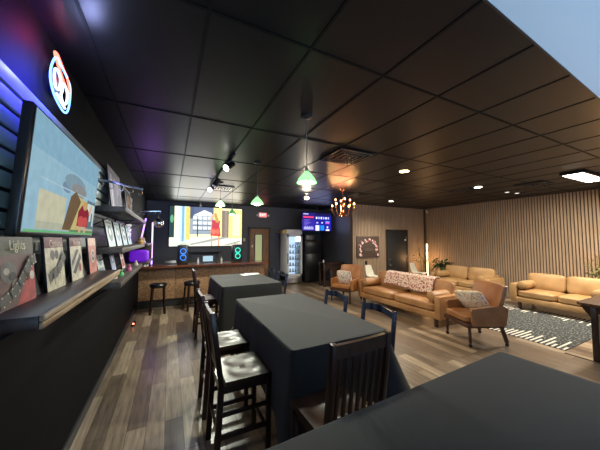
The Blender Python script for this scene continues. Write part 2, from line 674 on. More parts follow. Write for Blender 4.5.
# lounge door in the slatted wall
d = struct('door_1', MB().b2((7.71, YW - .02, 0.01), (8.73, YW + .04, 2.05), .003), 'door')
fr = MB().b2((7.66, YW - .03, 0), (7.71, YW + .05, 2.1), .003).b2((8.73, YW - .03, 0), (8.78, YW + .05, 2.1), .003).b2((7.66, YW - .03, 2.05), (8.78, YW + .05, 2.1), .003)
fr.build('door_frame', 'trim', d)
for z in (.72, .95):
    MB().cyl((7.79, YW - .02, z), (7.79, YW - .045, z), .032).sph((7.79, YW - .065, z), .032 if z < .9 else .02).build('door_knob' if z < .9 else 'deadbolt', 'chrome', d)
for z in (.3, 1.05, 1.8):
    MB().cyl((8.728, YW - .026, z - .05), (8.728, YW - .026, z + .05), .009).build('hinge', 'steel', d)
MB().b2((8.62, YW - .05, 1.68), (8.7, YW - .021, 1.74), .005).build('door_closer', 'whiteplastic', d)
# plywood door behind the bar
d = struct('door_2', MB().b2((2.78, YB - .03, .01), (3.53, YB - .005, 2.15), .003), 'doorwood')
MB().b2((2.70, YB - .045, 0), (2.78, YB, 2.22), .004).b2((3.53, YB - .045, 0), (3.6, YB, 2.22), .004).b2((2.70, YB - .045, 2.15), (3.6, YB, 2.22), .004).build('door_frame', 'trim', d)
m = MB()
for p, q in (((2.95, YB - .04, .85), (2.98, YB - .028, 1.95)), ((3.25, YB - .04, .85), (3.28, YB - .028, 1.95)), ((2.95, YB - .04, 1.92), (3.28, YB - .028, 1.95)), ((2.95, YB - .04, .85), (3.28, YB - .028, .88))):
    m.b2(p, q)
m.build('window_frame', 'trim', d)
MB().b2((2.98, YB - .034, .88), (3.25, YB - .029, 1.92)).build('window_pane', mat('lit_frosted_pane', lin((176, 182, 140)), rough=.3, emit=lin((150, 160, 110)), estr=.5), d)
MB().sph((2.87, YB - .06, 1.0), .03).cyl((2.87, YB - .06, 1.0), (2.87, YB - .03, 1.0), .012).build('door_knob', 'steel', d)

struct('baseboard_back', MB().b2((XL, YB - .015, 0), (2.7, YB, .1)).b2((3.6, YB - .015, 0), (XA, YB, .1)), 'trim')
struct('baseboard_left', MB().b2((XL, YF, 0), (XL + .015, YB - .02, .1)), 'trim')
struct('baseboard_end', MB().b2((XA, YW - .034, 0), (7.65, YW - .021, .09)).b2((8.79, YW - .034, 0), (XR - .03, YW - .021, .09)), 'trim')

# slatwall display on the left wall
m = MB()
z = 1.80
k = 0
while z < 2.52:
    m.b2((XL, .4, z), (XL + .016, 6.2, z + .076), .003)
    z += .098
m.b2((XL, .4, 1.66), (XL + .004, 6.2, 2.56), mi=1)
m.b2((XL, .4, 1.68), (XL + .02, 3.1, 1.79), .003)
struct('wall_slat_display', m, ['slatwall', 'trim'])

# ------------------------------------------------------------ ceiling fixtures
def vent(x, y, s, label, rings=4):
    t = thing('ceiling_vent', label, 'vent', (x, y, H), 0, 'ceiling air vents')
    m = MB()
    m.b2((-s / 2, -s / 2, -.012), (s / 2, s / 2, -.008), mi=0)
    m.build('throat', 'ventdark', t)
    m = MB()
    for k in range(rings):
        h = s / 2 * (1 - k / rings)
        w = s * .05
        dz = -.014 - .012 * k / rings
        for a, b in (((-h, -h), (h, -h + w)), ((-h, h - w), (h, h)), ((-h, -h + w), (-h + w, h - w)), ((h - w, -h + w), (h, h - w))):
            m.b2((a[0], a[1], dz - .01), (b[0], b[1], dz + .004))
    m.build('louver', 'louvermetal', t)
    return t


vent(2.42, 3.22, .6, 'large square louvered ceiling vent between the nearest pendant and the chandelier')
vent(1.12, 6.6, .5, 'square ceiling vent above the bar by the track lights')
for x, y, s_, l in ((4.9, 5.9, .5, 'dark ceiling vent between chandelier and the slatted end wall'), (6.9, 4.1, .5, 'dark ceiling vent behind the white round downlight'),
                    (7.6, 2.9, .55, 'dark ceiling vent beside the bright rectangular light')):
    vent(x, y, s_, l, 4)


def downlight(x, y, r, color, strength, energy, label):
    t = thing('recessed_light', label, 'ceiling light', (x, y, H), 0, 'recessed round ceiling lights')
    MB().lathe([(r * .8, -.004), (r * .82, -.01), (r * 1.15, -.010), (r * 1.2, -.002)], seg=28).build('trim_ring', 'blackmetal', t)
    MB().cyl((0, 0, -.012), (0, 0, -.004), r, seg=24).build('lens', emat('lens_glow', color, strength), t)
    if energy:
        light('downlight_beam', 'SPOT', (0, 0, -.05), energy, color, .08, spot=150, blend=.8, parent=t)
    return t


WARM = (1.0, 0.80, 0.55)
downlight(3.94, 3.43, .085, (1.0, .72, .35), 14, 80, 'warm yellow round recessed light, nearest one on the lounge side')
downlight(6.8, 3.68, .08, (1.0, .95, .8), 14, 150, 'white round recessed light above the middle of the lounge')
downlight(6.68, 6.39, .07, (1.0, .9, .72), 10, 140, 'small white recessed light above the dark lounge door')
downlight(8.24, 3.72, .05, (1.0, .95, .85), 1.2, 0, 'left of two small dim recessed lights near the slatted wall')
downlight(8.67, 3.68, .05, (1.0, .95, .85), 1.2, 0, 'right of two small dim recessed lights near the slatted wall')
t = thing('fluorescent_fixture', 'bright white rectangular ceiling light above the camel sofa', 'ceiling light', (7.5, 2.02, H))
MB().b2((-.66, -.18, -.05), (.66, .18, 0), .01).build('housing', 'blackmetal', t)
MB().b2((-.62, -.14, -.056), (.62, .14, -.049)).build('diffuser', emat('tube_glow', (1, .96, .84), 11), t)
light('fixture_beam', 'AREA', (0, 0, -.07), 130, (1, .9, .72), 1.2, .28, parent=t)


def pendant(x, y, zb, label, lit=1.0, r=.1):
    t = thing('pendant_light', label, 'pendant lamp', (x, y, H), 0, 'green glass pendant lamps')
    d = zb - H
    MB().lathe([(.001, 0), (.06, -.001), (.058, -.018), (.02, -.03), (.006, -.034)], seg=20).build('ceiling_canopy', 'blackmetal', t)
    MB().cyl((0, 0, -.03), (0, 0, d + .15), .004, seg=8).build('cord', 'steel', t)
    MB().cyl((0, 0, d + .10), (0, 0, d + .16), .02, .014, seg=14).build('socket', 'steel', t)
    g = mat('green_glass_shade', lin((90, 170, 90)), rough=.15, emit=lin((140, 225, 140)), estr=1.5 * lit)
    MB().lathe([(.022, d + .12), (.03, d + .105), (.055, d + .08), (.085, d + .045), (r, d + .01), (r * 1.04, d)], seg=28).build('glass_shade', g, t)
    MB().sph((0, 0, d + .02), .06, 18, sc=(1, 1, .8)).build('bulb', emat('bulb_glow', (1, 1, .8), 30 * lit + .5), t)
    if lit > .5:
        light('pendant_glow', 'SPOT', (0, 0, d - .04), 50 * lit, (.97, 1, .84), .06, spot=168, blend=.25, parent=t)
    return t


pendant(1.25, 2.33, 2.33, 'green glass pendant lamp nearest the camera, over the middle table')
pendant(1.28, 4.13, 2.33, 'lit green glass pendant lamp second from the camera, over the far table')
pendant(1.0, 6.0, 2.50, 'lit green pendant lamp in front of the projected picture', lit=2.6)
pendant(1.36, 6.45, 2.36, 'dim pale pendant lamp hanging before the right part of the projected picture', lit=.15, r=.09)

t = thing('flush_ceiling_light', 'small yellow glowing ceiling light above the wall menu screen', 'ceiling light', (3.38, 6.3, H))
MB().lathe([(.001, 0), (.08, -.001), (.08, -.03), (.03, -.05)], seg=20).build('base_plate', 'steel', t)
MB().cyl((0, 0, -.04), (0, 0, -.1), .02).build('socket', 'steel', t)
MB().sph((0, 0, -.15), .055, 16, sc=(1.2, 1.2, .8)).build('bulb', emat('amber_bulb', (1, .78, .3), 12), t)
light('bulb_glow', 'POINT', (0, 0, -.25), 34, (1, .84, .6), .05, parent=t)

# track lighting
t = thing('track_light', 'black ceiling track with three adjustable spotlights near the bar', 'track light', (.83, 5.1, H))
MB().b2((-.018, -1.25, -.035), (.018, 1.3, -.002), .003).build('rail', 'blackmetal', t)
for i, (y, ax, on) in enumerate(((-.95, (-1.5, -.85, -1.2), 1), (.35, (-.45, .1, -1), 0), (1.15, (-1.5, -2.75, -1.5), 2))):
    a = Vector(ax).normalized()
    c = Vector((0, y, -.12))
    m = MB().cyl((0, y, -.03), c, .01).box((0, y, -.05), (.035, .1, .03), bev=.004)
    m.cyl(c - a * .08, c + a * .09, .045, .062, 18)
    h = m.build('spotlight_head', 'blackmetal', t)
    col = (1, 1, .9) if on == 1 else ((.75, .78, 1) if on == 2 else (.3, .35, .5))
    MB().cyl(c + a * .091, c + a * .098, .054, seg=18).build('lens', emat('spot_lens', col, (5, 4, .4)[0 if on == 1 else (1 if on else 2)] if on else .4), h)
    if on:
        light('spot_beam', 'SPOT', tuple(c + a * .13), 45 if on == 1 else 60, col, .03, target=tuple(c + a), spot=46, parent=t)

# chandelier
t = thing('chandelier', 'copper candle chandelier with eight glowing bulbs near the slatted wall corner', 'chandelier', (3.95, 5.4, H))
MB().lathe([(.001, 0), (.07, -.001), (.06, -.03), (.02, -.05), (.006, -.06)], seg=20).build('ceiling_canopy', 'brass', t)
m = MB()
for k in range(9):
    a = PI / 2 * (k % 2)
    c = Vector((0, 0, -.07 - k * .032))
    m.tube([c + Vector((math.cos(a) * math.cos(q) * .009, math.sin(a) * math.cos(q) * .009, math.sin(q) * .02)) for q in [2 * PI * j / 10 for j in range(10)]], .0028, 5, closed=True)
m.build('chain', 'brass', t)
MB().lathe([(.004, -.34), (.02, -.36), (.012, -.40), (.03, -.43), (.045, -.47), (.02, -.52), (.014, -.56), (.05, -.60), (.065, -.63), (.045, -.67), (.015, -.69), (.022, -.71), (.001, -.74)], seg=20).build('stem', 'brass', t)
glow = [(1, .56, .18), (1, .30, .15)]
for k in range(8):
    a = 2 * PI * k / 8 + .42
    up = k % 2
    R_ = .32 if not up else .19
    zt = -.50 + (.13 if up else 0)
    ca, sa = math.cos(a), math.sin(a)
    pts = []
    for s_ in [j / 10 for j in range(11)]:
        rr = .04 + (R_ - .04) * s_
        zz = -.60 - .12 * math.sin(PI * min(1, s_ * 1.05)) + (zt - .03 + .60) * s_ ** 3
        pts.append((rr * ca, rr * sa, zz))
    arm = MB().tube(pts, .009, 7).lathe([(.008, 0), (.036, .008), (.03, .014), (.008, .016)], (R_ * ca, R_ * sa, zt - .03), 14).build('arm', 'brass', t)
    MB().cyl((R_ * ca, R_ * sa, zt - .015), (R_ * ca, R_ * sa, zt + .06), .009, seg=12).build('candle_sleeve', 'brass', arm)
    big = k == 5
    MB().lathe([(.008, 0), (.023, .018), (.02, .035), (.001, .06)], (R_ * ca, R_ * sa, zt + .06), 12).build('bulb', emat('flame_bulb', glow[k % 2], 9), arm)
    light('candle_glow', 'POINT', (R_ * ca, R_ * sa, zt + .1), 12, glow[k % 2], .02, parent=t)

# exit sign with two emergency heads
t = thing('exit_sign', 'red lit exit sign with two white emergency lamp heads', 'sign', (3.27, YB - .002, 2.70))
MB().b2((-.17, -.06, -.1), (.17, 0, .1), .012).build('housing', 'whiteplastic', t)
MB().b2((-.15, -.066, -.08), (.15, -.06, .08)).build('face', emat('exit_face', (1, .16, .16), 1.4), t)
text_mesh('lettering', 'EXIT', .13, emat('exit_letters', (1, .62, .58), 2.2), t, (0, -.068, 0), (PI / 2, 0, 0), sx=.95)
for s_ in (-1, 1):
    MB().cyl((s_ * .17, -.05, -.01), (s_ * .2, -.05, -.01), .015).cyl((s_ * .22, -.03, 0), (s_ * .225, -.09, -.02), .03, .045, 16).build('lamp_head', 'whiteplastic', t)

# ------------------------------------------------------------ pictures shown on screens
VM = {}


def pcol(c, s):
    k = (c, s)
    if k not in VM:
        m = emat('picture_colour', lin(c), s)
        nt = m.node_tree
        n = nt.nodes.new('ShaderNodeTexNoise')
        n.inputs['Scale'].default_value = 16
        n.inputs['Detail'].default_value = 5
        tc = nt.nodes.new('ShaderNodeTexCoord')
        nt.links.new(tc.outputs['Object'], n.inputs['Vector'])
        mr = nt.nodes.new('ShaderNodeMapRange')
        mr.inputs['From Min'].default_value = .3
        mr.inputs['From Max'].default_value = .7
        mr.inputs['To Min'].default_value = s * .92
        mr.inputs['To Max'].default_value = s * 1.08
        nt.links.new(n.outputs[0], mr.inputs[0])
        nt.links.new(mr.outputs[0], nt.nodes['Emission'].inputs[1])
        VM[k] = m
    return VM[k]


def picture(name, parent, shapes, o, u, v, n, strength, emissive=True):
    """flat picture: polygons in (0..1, 0..1), each a hair in front of the last"""
    m = MB()
    mats = []
    o, u, v, n = Vector(o), Vector(u), Vector(v), Vector(n)
    for i, (c, pts) in enumerate(shapes):
        mt = pcol(c, strength) if emissive else pflat(c)
        if mt not in mats:
            mats.append(mt)
        m.poly([o + u * a + v * b + n * (.0004 * (i + 1)) for a, b in pts], mats.index(mt))
    return m.build(name, mats, parent)


PF = {}


def pflat(c):
    if c not in PF:
        PF[c] = mat('print_ink', lin(c), rough=.5, var=.28, vscale=22)
    return PF[c]


def rc(a, b, c, d):
    return [(a, b), (c, b), (c, d), (a, d)]


def circ(cx, cy, rx, ry, n=14, a0=0, a1=2 * PI):
    return [(cx + rx * math.cos(a0 + (a1 - a0) * k / n), cy + ry * math.sin(a0 + (a1 - a0) * k / n)) for k in range(n)]


street = [((238, 232, 190), rc(0, 0, 1, 1)), ((44, 66, 70), rc(0, .22, .06, 1)), ((96, 160, 130), circ(.03, .68, .022, .1)),
          ((146, 158, 170), rc(.25, .3, .58, 1)), ((80, 92, 120), rc(.25, .7, .31, 1)), ((92, 104, 132), rc(.31, .78, .58, 1)),
          ((226, 234, 236), [(.3, .78), (.36, .84), (.45, .93), (.55, .86), (.57, .78)])]
for r_ in range(3):
    for q in range(4):
        street.append(((226, 232, 234), rc(.3 + q * .068, .42 + r_ * .13, .355 + q * .068, .5 + r_ * .13)))
street += [((70, 84, 104), rc(.3, .4, .58, .42)), ((70, 84, 104), rc(.3, .53, .58, .545)),
           ((60, 70, 70), rc(.355, .24, .37, .7)), ((244, 226, 150), rc(.58, .22, .71, 1)), ((132, 118, 108), rc(.7, .2, .8, .94)),
           ((150, 136, 124), rc(.74, .2, .78, .94)), ((250, 226, 140), rc(.8, .2, 1, .97)), ((252, 240, 190), rc(.86, .26, .97, .86)),
           ((238, 234, 214), rc(0, 0, 1, .2)), ((238, 234, 214), [(.25, .2), (.6, .24), (.72, .2)]), ((158, 164, 158), [(.26, .06), (.6, .2), (.8, .24), (.78, .2), (.5, .1), (.27, .02)]),
           ((160, 164, 150), [(.72, .02), (.98, .14), (.98, .1), (.8, .01)]),
           ((196, 224, 232), rc(.07, .1, .21, 1)), ((226, 242, 244), rc(.07, .1, .12, 1)), ((120, 168, 198), rc(.155, .1, .185, 1)), ((230, 200, 110), rc(.205, .16, .26, .98)),
           ((206, 220, 200), rc(.03, .0, .27, .12)),
           ((206, 160, 128), rc(.548, .0, .566, .3)), ((206, 160, 128), rc(.645, .0, .668, .3)),
           ((214, 72, 74), [(.54, .27), (.685, .25), (.67, .5), (.56, .5)]), ((188, 70, 84), [(.545, .46), (.66, .46), (.675, .66), (.56, .68)]),
           ((206, 150, 120), [(.535, .35), (.55, .35), (.565, .6), (.55, .62)]), ((232, 120, 100), circ(.585, .37, .03, .07)), ((232, 110, 96), circ(.64, .37, .03, .07)),
           ((216, 176, 136), circ(.6, .8, .022, .055)), ((190, 150, 92), [(.59, .86), (.62, .86), (.655, .66), (.65, .6), (.61, .62), (.6, .74)]),
           ((222, 180, 140), [(.52, .68), (.57, .84), (.59, .83), (.545, .66)])]

tvpic = [((158, 196, 214), rc(0, 0, 1, 1)), ((142, 184, 206), rc(0, .7, 1, 1)), ((128, 150, 176), circ(.42, .5, .07, .06)), ((136, 164, 178), circ(.55, .58, .18, .1)),
         ((150, 150, 150), circ(.62, .52, .14, .08)), ((176, 206, 218), rc(.1, .47, .8, .485)), ((206, 204, 176), rc(.1, .03, .42, .38)), ((186, 190, 168), rc(.1, .03, .98, .1)),
         ((206, 190, 130), [(.5, .04), (.72, .04), (.8, .42), (.6, .46)]), ((120, 98, 74), [(.4, .04), (.52, .04), (.66, .4), (.56, .5), (.48, .42)]),
         ((104, 130, 136), rc(.79, .08, .98, .46)), ((214, 224, 222), rc(.8, .3, .97, .42)), ((214, 224, 222), rc(.86, .18, .9, .3)), ((214, 224, 222), rc(.93, .12, .965, .3)),
         ((120, 190, 130), rc(0, 0, .98, .022)), ((110, 150, 100), rc(.5, .022, .98, .05)),
         ((226, 180, 150), rc(.66, .02, .70, .12)), ((226, 180, 150), rc(.76, .02, .80, .12)), ((150, 50, 62), [(.61, .1), (.83, .1), (.84, .3), (.78, .36), (.68, .36), (.62, .28)]),
         ((206, 90, 88), circ(.68, .16, .06, .07)), ((206, 90, 88), circ(.77, .16, .055, .07)), ((206, 170, 110), circ(.74, .37, .05, .06)), ((226, 186, 150), [(.83, .28), (.86, .4), (.89, .4), (.86, .26)])]

# wall television
t = thing('wall_television', 'large flat television on the left wall above leaning art prints', 'television', (-.62, 2.26, 1.776), 0)
t.rotation_euler = (0, .054, 0)
MB().b2((-.045, -.635, -.015), (-.004, .635, .625), .006).build('bezel', 'blackplastic', t)
MB().b2((-.006, -.615, .005), (-.001, .615, .612)).build('screen', 'blackplastic', t)
picture('screen_image', t, tvpic, (0, -.61, .01), (0, 1.22, 0), (0, 0, .60), (1, 0, 0), .62)
MB().box((-.06, 0, .3), (.03, .3, .3), bev=.004).build('wall_mount', 'blackmetal', t)
light('screen_glow', 'AREA', (.02, 0, .34), 2.5, (.75, .88, 1), 1.1, .6, target=(1, 0, .34), parent=t)

# projected picture behind the bar
t = thing('projection_screen', 'large bright projected street picture with woman in red dress behind the bar', 'screen', (1.2, YB - .03, 1.5))
MB().b2((-1.26, -.004, -.03), (1.27, .028, 1.42), .003).build('screen_panel', 'blackplastic', t)
picture('screen_image', t, street, (-1.23, -.005, .0), (2.47, 0, 0), (0, 0, 1.39), (0, -1, 0), 1.15)
light('screen_glow', 'AREA', (0, -.05, .7), 26, (1, .97, .88), 2.3, 1.3, target=(0, -3, .4), parent=t)
tag(MB().cyl((.93, 9.6, 2.94), (.93, 9.6, H), .012).box((.93, 9.6, 2.92), (.06, .08, .05), bev=.01).build('security_camera', 'whiteplastic'), 'small white ceiling camera above the projected picture', 'camera')

# menu screen
t = thing('menu_screen', 'blue menu screen mounted above the black refrigerator', 'screen', (5.19, 8.8, 2.07))
MB().b2((-.68, 0, -.01), (.68, .04, .72), .005).build('bezel', 'blackplastic', t)
MB().cyl((0, .03, .7), (0, .03, H - 2.07), .02).build('ceiling_mount', 'blackmetal', t)
ms = [((34, 30, 110), rc(0, 0, 1, 1)), ((52, 40, 150), rc(.0, .0, .42, .62)), ((30, 32, 140), rc(.42, .0, 1, .8)), ((214, 60, 110), rc(.03, .7, .38, .8)),
      ((220, 220, 250), rc(.03, .9, .2, .94)), ((24, 22, 70), rc(.42, .86, 1, 1)),
      ((230, 232, 250), rc(.44, .0, .57, .3)), ((30, 130, 236), rc(.61, .02, .74, .3)), ((40, 36, 150), rc(.78, .0, .94, .3)), ((235, 235, 250), rc(.8, .0, .93, .08)), ((220, 220, 250), circ(.86, .2, .03, .06)),
      ((170, 160, 240), circ(.5, .45, .04, .05)), ((190, 190, 250), circ(.67, .45, .03, .05)), ((190, 90, 220), rc(.79, .4, .93, .5)), ((80, 180, 250), rc(.79, .5, .93, .54))]
for k in range(9):
    ms.append(((200, 200, 240), rc(.05 + k * .036, .06, .07 + k * .036, .2 + .04 * (k % 2))))
for k in range(6):
    ms.append(((170, 180, 250) if k % 2 else (220, 224, 250), rc(.45 + k * .083, .66, .5 + k * .083, .78)))
for k in range(5):
    ms.append(((130, 120, 210), rc(.05, .3 + k * .07, .16 + .03 * ((k * 7) % 5), .32 + k * .07)))
picture('screen_image', t, ms, (-.66, -.001, .01), (1.32, 0, 0), (0, 0, .7), (0, -1, 0), 1.1)
light('screen_glow', 'AREA', (0, -.03, .35), 2, (.6, .65, 1), 1.2, .6, target=(0, -3, .35), parent=t)

# ------------------------------------------------------------ left wall: shelves and display
def wallshelf(y0, y1, zt, th, label, m1='shelfgrey', edge=None, depth=.3):
    t = thing('wall_shelf', label, 'shelf', (XL + .02, y0, zt), 0)
    MB().b2((0, 0, -th), (depth - (.02 if edge else 0), y1 - y0, 0), .003).build('board', m1, t)
    if edge:
        m = MB().b2((depth - .0198, 0, -th * .45), (depth, y1 - y0, .002), .006).b2((depth - .0196, 0.002, -th), (depth - .006, y1 - y0 - .002, -th * .5), .004)
        m.build('front_edging', edge, t)
    for yy in (.18, (y1 - y0) * .55, (y1 - y0) - .15):
        MB().b2((0, yy - .008, -th - .14), (.012, yy + .008, -th)).beam((.01, yy, -th - .13), (depth * .7, yy, -th - .006), .014, .01).b2((0, yy - .008, -th - .012), (depth * .8, yy + .008, -th)).build('bracket', 'blackmetal', t)
    return t


wallshelf(1.28, 2.89, 1.47, .05, 'dark wood wall shelf with worn pale front edge below the television', 'shelf', 'wornedge')
wallshelf(2.93, 5.05, 1.345, .055, 'lowest grey wood wall shelf, just beyond the worn edged shelf')
wallshelf(2.95, 5.35, 1.665, .05, 'middle grey wood wall shelf holding a row of leaning sleeves')
wallshelf(3.05, 5.5, 2.07, .05, 'highest grey wood wall shelf holding two large leaning pictures')


def board(y0, y1, zb, h, label, shapes, title=None, xb=-.56, lean=.1, name='art_print', group='art prints leaning on the left wall shelves', frame='blackplastic', tcol=None, tbox=None):
    t = thing(name, label, 'art print', (xb, (y0 + y1) / 2, zb + .001), 0, group)
    t.rotation_euler = (0, -lean, 0)
    w = y1 - y0
    MB().b2((-.014, -w / 2, .0), (0, w / 2, h), .0015).build('backing_board', frame, t)
    picture('printed_image', t, shapes, (.0003, -w / 2, .001), (0, w, 0), (0, 0, h - .002), (1, 0, 0), 1, emissive=False)
    if title:
        text_mesh('title_lettering', title, h * .2, pflat(tcol), t, (.0062 + .002, 0, h * .87), (PI / 2, 0, PI / 2), sx=.95, ext=.0003)
    return t


def filmstrip(pts, w, c1, c2):
    out = []
    for (a, b), (c, d) in zip(pts[:-1], pts[1:]):
        dx, dy = c - a, d - b
        l = math.hypot(dx, dy)
        nx, ny = -dy / l * w, dx / l * w
        out.append((c1, [(a + nx, b + ny), (a - nx, b - ny), (c - nx, d - ny), (c + nx, d + ny)]))
        for q in (.25, .75):
            px, py = a + dx * q, b + dy * q
            for s_ in (-1, 1):
                out.append((c2, circ(px + nx * .8 * s_, py + ny * .8 * s_, .014, .014, 6)))
    return out


p1 = [((104, 72, 66), rc(0, 0, 1, 1)), ((176, 66, 62), [(.45, 0), (1, 0), (1, .62), (.75, .42)]), ((84, 84, 62), rc(0, .74, 1, 1)),
      ((96, 92, 86), circ(.28, .5, .2, .15)), ((168, 160, 144), circ(.22, .52, .07, .05)), ((50, 46, 44), circ(.36, .44, .08, .06)), ((128, 118, 106), circ(.45, .28, .14, .12))]
p1 += filmstrip([(.02, .1), (.28, .18), (.5, .3), (.66, .46), (.84, .62), (.98, .66)], .08, (76, 74, 66), (214, 206, 180)) + [((206, 198, 176), circ(.8, .4, .07, .07))]
p2 = [((208, 198, 170), rc(0, 0, 1, 1)), ((122, 66, 62), rc(0, .8, 1, 1)), ((96, 92, 84), circ(.36, .66, .12, .1)), ((84, 80, 74), circ(.58, .66, .1, .09))]
p2 += filmstrip([(.1, .22), (.3, .3), (.55, .34), (.78, .5), (.96, .66)], .1, (92, 88, 82), (190, 182, 160)) + [((96, 92, 84), rc(.28, .1, .31, .3)), ((96, 92, 84), rc(.6, .1, .62, .3))]
p3 = [((206, 196, 170), rc(0, 0, 1, 1)), ((120, 60, 54), rc(0, .8, 1, 1)), ((70, 74, 78), [(.1, .2), (.3, .15), (.9, .5), (.8, .62)]), ((84, 88, 92), [(.1, .34), (.7, .7), (.5, .72), (.05, .45)]), ((170, 72, 60), circ(.72, .28, .12, .1))]
p4 = [((196, 124, 110), rc(0, 0, 1, 1)), ((212, 176, 156), rc(0, .78, 1, 1)), ((206, 196, 186), circ(.5, .48, .26, .2)), ((110, 96, 96), circ(.5, .48, .18, .14)), ((206, 196, 186), circ(.5, .48, .08, .06))]
board(1.37, 1.67, 1.47, .29, 'red and grey film reel print titled Lights, nearest on the worn shelf', p1, 'Lights', tcol=(206, 200, 150))
board(1.80, 2.06, 1.47, .29, 'cream film strip print titled Camera, second on the worn shelf', p2, 'Camera', tcol=(222, 196, 176))
board(2.18, 2.42, 1.47, .29, 'cream and grey print titled Action, third on the worn shelf', p3, 'Action', tcol=(222, 196, 176))
board(2.60, 2.83, 1.47, .29, 'pink print with a round reel, last on the worn shelf', p4)
# dark gaps: black framed easel boards seen between the prints
for a, b, l in ((1.685, 1.785, 'narrow black sleeve standing between the Lights and Camera prints'), (2.075, 2.165, 'narrow black sleeve standing between the Camera and Action prints'), (2.435, 2.585, 'black sleeve standing between the Action and pink prints')):
    t = thing('black_sleeve', l, 'sleeve', (-.58, (a + b) / 2, 1.471), 0, 'black sleeves on the worn shelf')
    t.rotation_euler = (0, -.25, 0)
    MB().b2((-.012, -(b - a) / 2, 0), (0, (b - a) / 2, .285), .002).build('sleeve_body', 'blackblue', t)
    MB().b2((-.0005, -(b - a) / 2 + .008, .255), (.0012, (b - a) / 2 - .008, .262)).build('spine_line', 'trim', t)

pA = [((136, 132, 128), rc(0, 0, 1, 1)), ((112, 92, 74), rc(.08, .05, .92, .9)), ((150, 126, 100), circ(.5, .55, .28, .3)), ((90, 74, 62), circ(.4, .4, .16, .25)), ((176, 170, 160), rc(.1, .05, .22, .85)), ((70, 60, 54), circ(.7, .3, .14, .2))]
pB = [((190, 188, 184), rc(0, 0, 1, 1)), ((40, 36, 38), rc(.1, .55, .9, .95)), ((196, 132, 84), circ(.5, .5, .3, .32)), ((60, 46, 42), circ(.5, .35, .2, .16)), ((214, 190, 160), rc(.2, .05, .8, .2))]
board(3.6, 4.4, 2.07, .55, 'large brown and grey picture leaning on the highest shelf, nearer one', pA, lean=.12, xb=-.6)
board(4.8, 5.45, 2.07, .5, 'dark picture with orange figure leaning on the highest shelf, farther one', pB, lean=.12, xb=-.6)
mid = [((176, 196, 198), (90, 110, 106), 'pale grey green sleeve leaning on middle shelf, nearest'), ((170, 196, 208), (110, 140, 156), 'pale blue sleeve leaning on middle shelf, second'),
       ((160, 186, 200), (60, 70, 96), 'blue grey sleeve leaning on middle shelf, third'), ((150, 176, 196), (80, 90, 120), 'slate blue sleeve leaning on middle shelf, farthest')]
for i, (c1, c2, l) in enumerate(mid):
    y = 3.3 + i * .47
    board(y, y + .36, 1.665, .3, l, [(c1, rc(0, 0, 1, 1)), (c2, circ(.5, .5, .32, .3)), ((210, 214, 206), circ(.5, .55, .14, .13)), (c2, rc(.1, .86, .9, .93))], lean=.2)
low = [((196, 206, 196), (120, 140, 170), 'small pale print leaning on lowest shelf, nearest'), ((70, 84, 120), (150, 160, 190), 'small blue print leaning on lowest shelf, middle one'),
       ((206, 190, 186), (170, 70, 66), 'small white and red print leaning on lowest shelf, farthest')]
for i, (c1, c2, l) in enumerate(low):
    y = (2.98, 3.55, 4.2)[i]
    board(y, y + .25, 1.345, .26, l, [(c1, rc(0, 0, 1, 1)), (c2, rc(.1, .1, .9, .5)), (c2, circ(.5, .72, .2, .14))], lean=.2)

for (x, y, z, r, c, l) in ((-.5, 3.22, 1.345, .03, (216, 206, 190), 'small cream figurine at the near end of the lowest shelf'), (-.47, 3.42, 1.345, .028, (90, 190, 110), 'small green figurine on the lowest shelf'),
                           (-.46, 3.95, 1.345, .032, (226, 110, 150), 'small pink figurine on the lowest shelf'), (-.46, 4.7, 1.345, .03, (230, 210, 190), 'small pale figurine at the far end of the lowest shelf')):
    t = thing('figurine', l, 'figurine', (x, y, z), 0, 'small figurines on the lowest shelf')
    mt = mat('figurine_glaze', lin(c), rough=.3)
    MB().lathe([(.001, 0), (r, 0), (r * 1.05, r * .4), (r * .8, r * 1.3), (r * .4, r * 1.6)], seg=16).build('body', mt, t)
    MB().sph((0, 0, r * 2.0), r * .6, 14).sph((r * .1, -r * .4, r * 2.5), r * .22, 8).sph((r * .1, r * .4, r * 2.5), r * .22, 8).build('head', mt, t)

# display arms with hooks
def arm(y, x1, z0, z1, n, label, ring=False):
    t = thing('display_arm', label, 'display arm', (XL + .02, y, z0), 0, 'silver display arms on the slatted display wall')
    L_ = x1 - (XL + .02)
    MB().beam((0, 0, 0), (L_, 0, z1 - z0), .012, .022, .003).b2((-.002, -.02, -.05), (.006, .02, .05), .002).build('bar', 'chrome', t)
    for k in range(n):
        x = L_ * (k + 1) / (n + .1)
        zz = (z1 - z0) * x / L_ - .012
        MB().tube([(x, 0, zz), (x, 0, zz - .04), (x - .012, 0, zz - .055), (x - .028, 0, zz - .05), (x - .03, 0, zz - .035)], .0035, 6).build('hook', 'chrome', t)
    return t


arm(3.2, -.27, 2.36, 2.28, 5, 'silver hooked arm in front of the large leaning picture')
arm(5.75, -.17, 2.27, 2.30, 6, 'silver hooked arm that carries the mirror ball')
t = thing('mirror_ball', 'small silver mirror ball hanging from the far hooked arm', 'mirror ball', (-.21, 5.75, 2.06))
m = MB().sph((0, 0, 0), .09, 22)
o = m.build('ball', mat('mirror_tiles', (.8, .8, .85), rough=.08, metal=1, bump=.9, bscale=30), t)
for p in o.data.polygons:
    p.use_smooth = False
MB().cyl((0, 0, .088), (0, 0, .145), .003, seg=6).build('hanger', 'chrome', t)

# neon sign
t = thing('neon_sign', 'red, white and blue neon sign high on the left wall', 'neon sign', (XL, 2.2, 2.77))
MB().cyl((0, 0, 0), (.03, 0, 0), .09, seg=24).build('backing_plate', 'blackplastic', t)


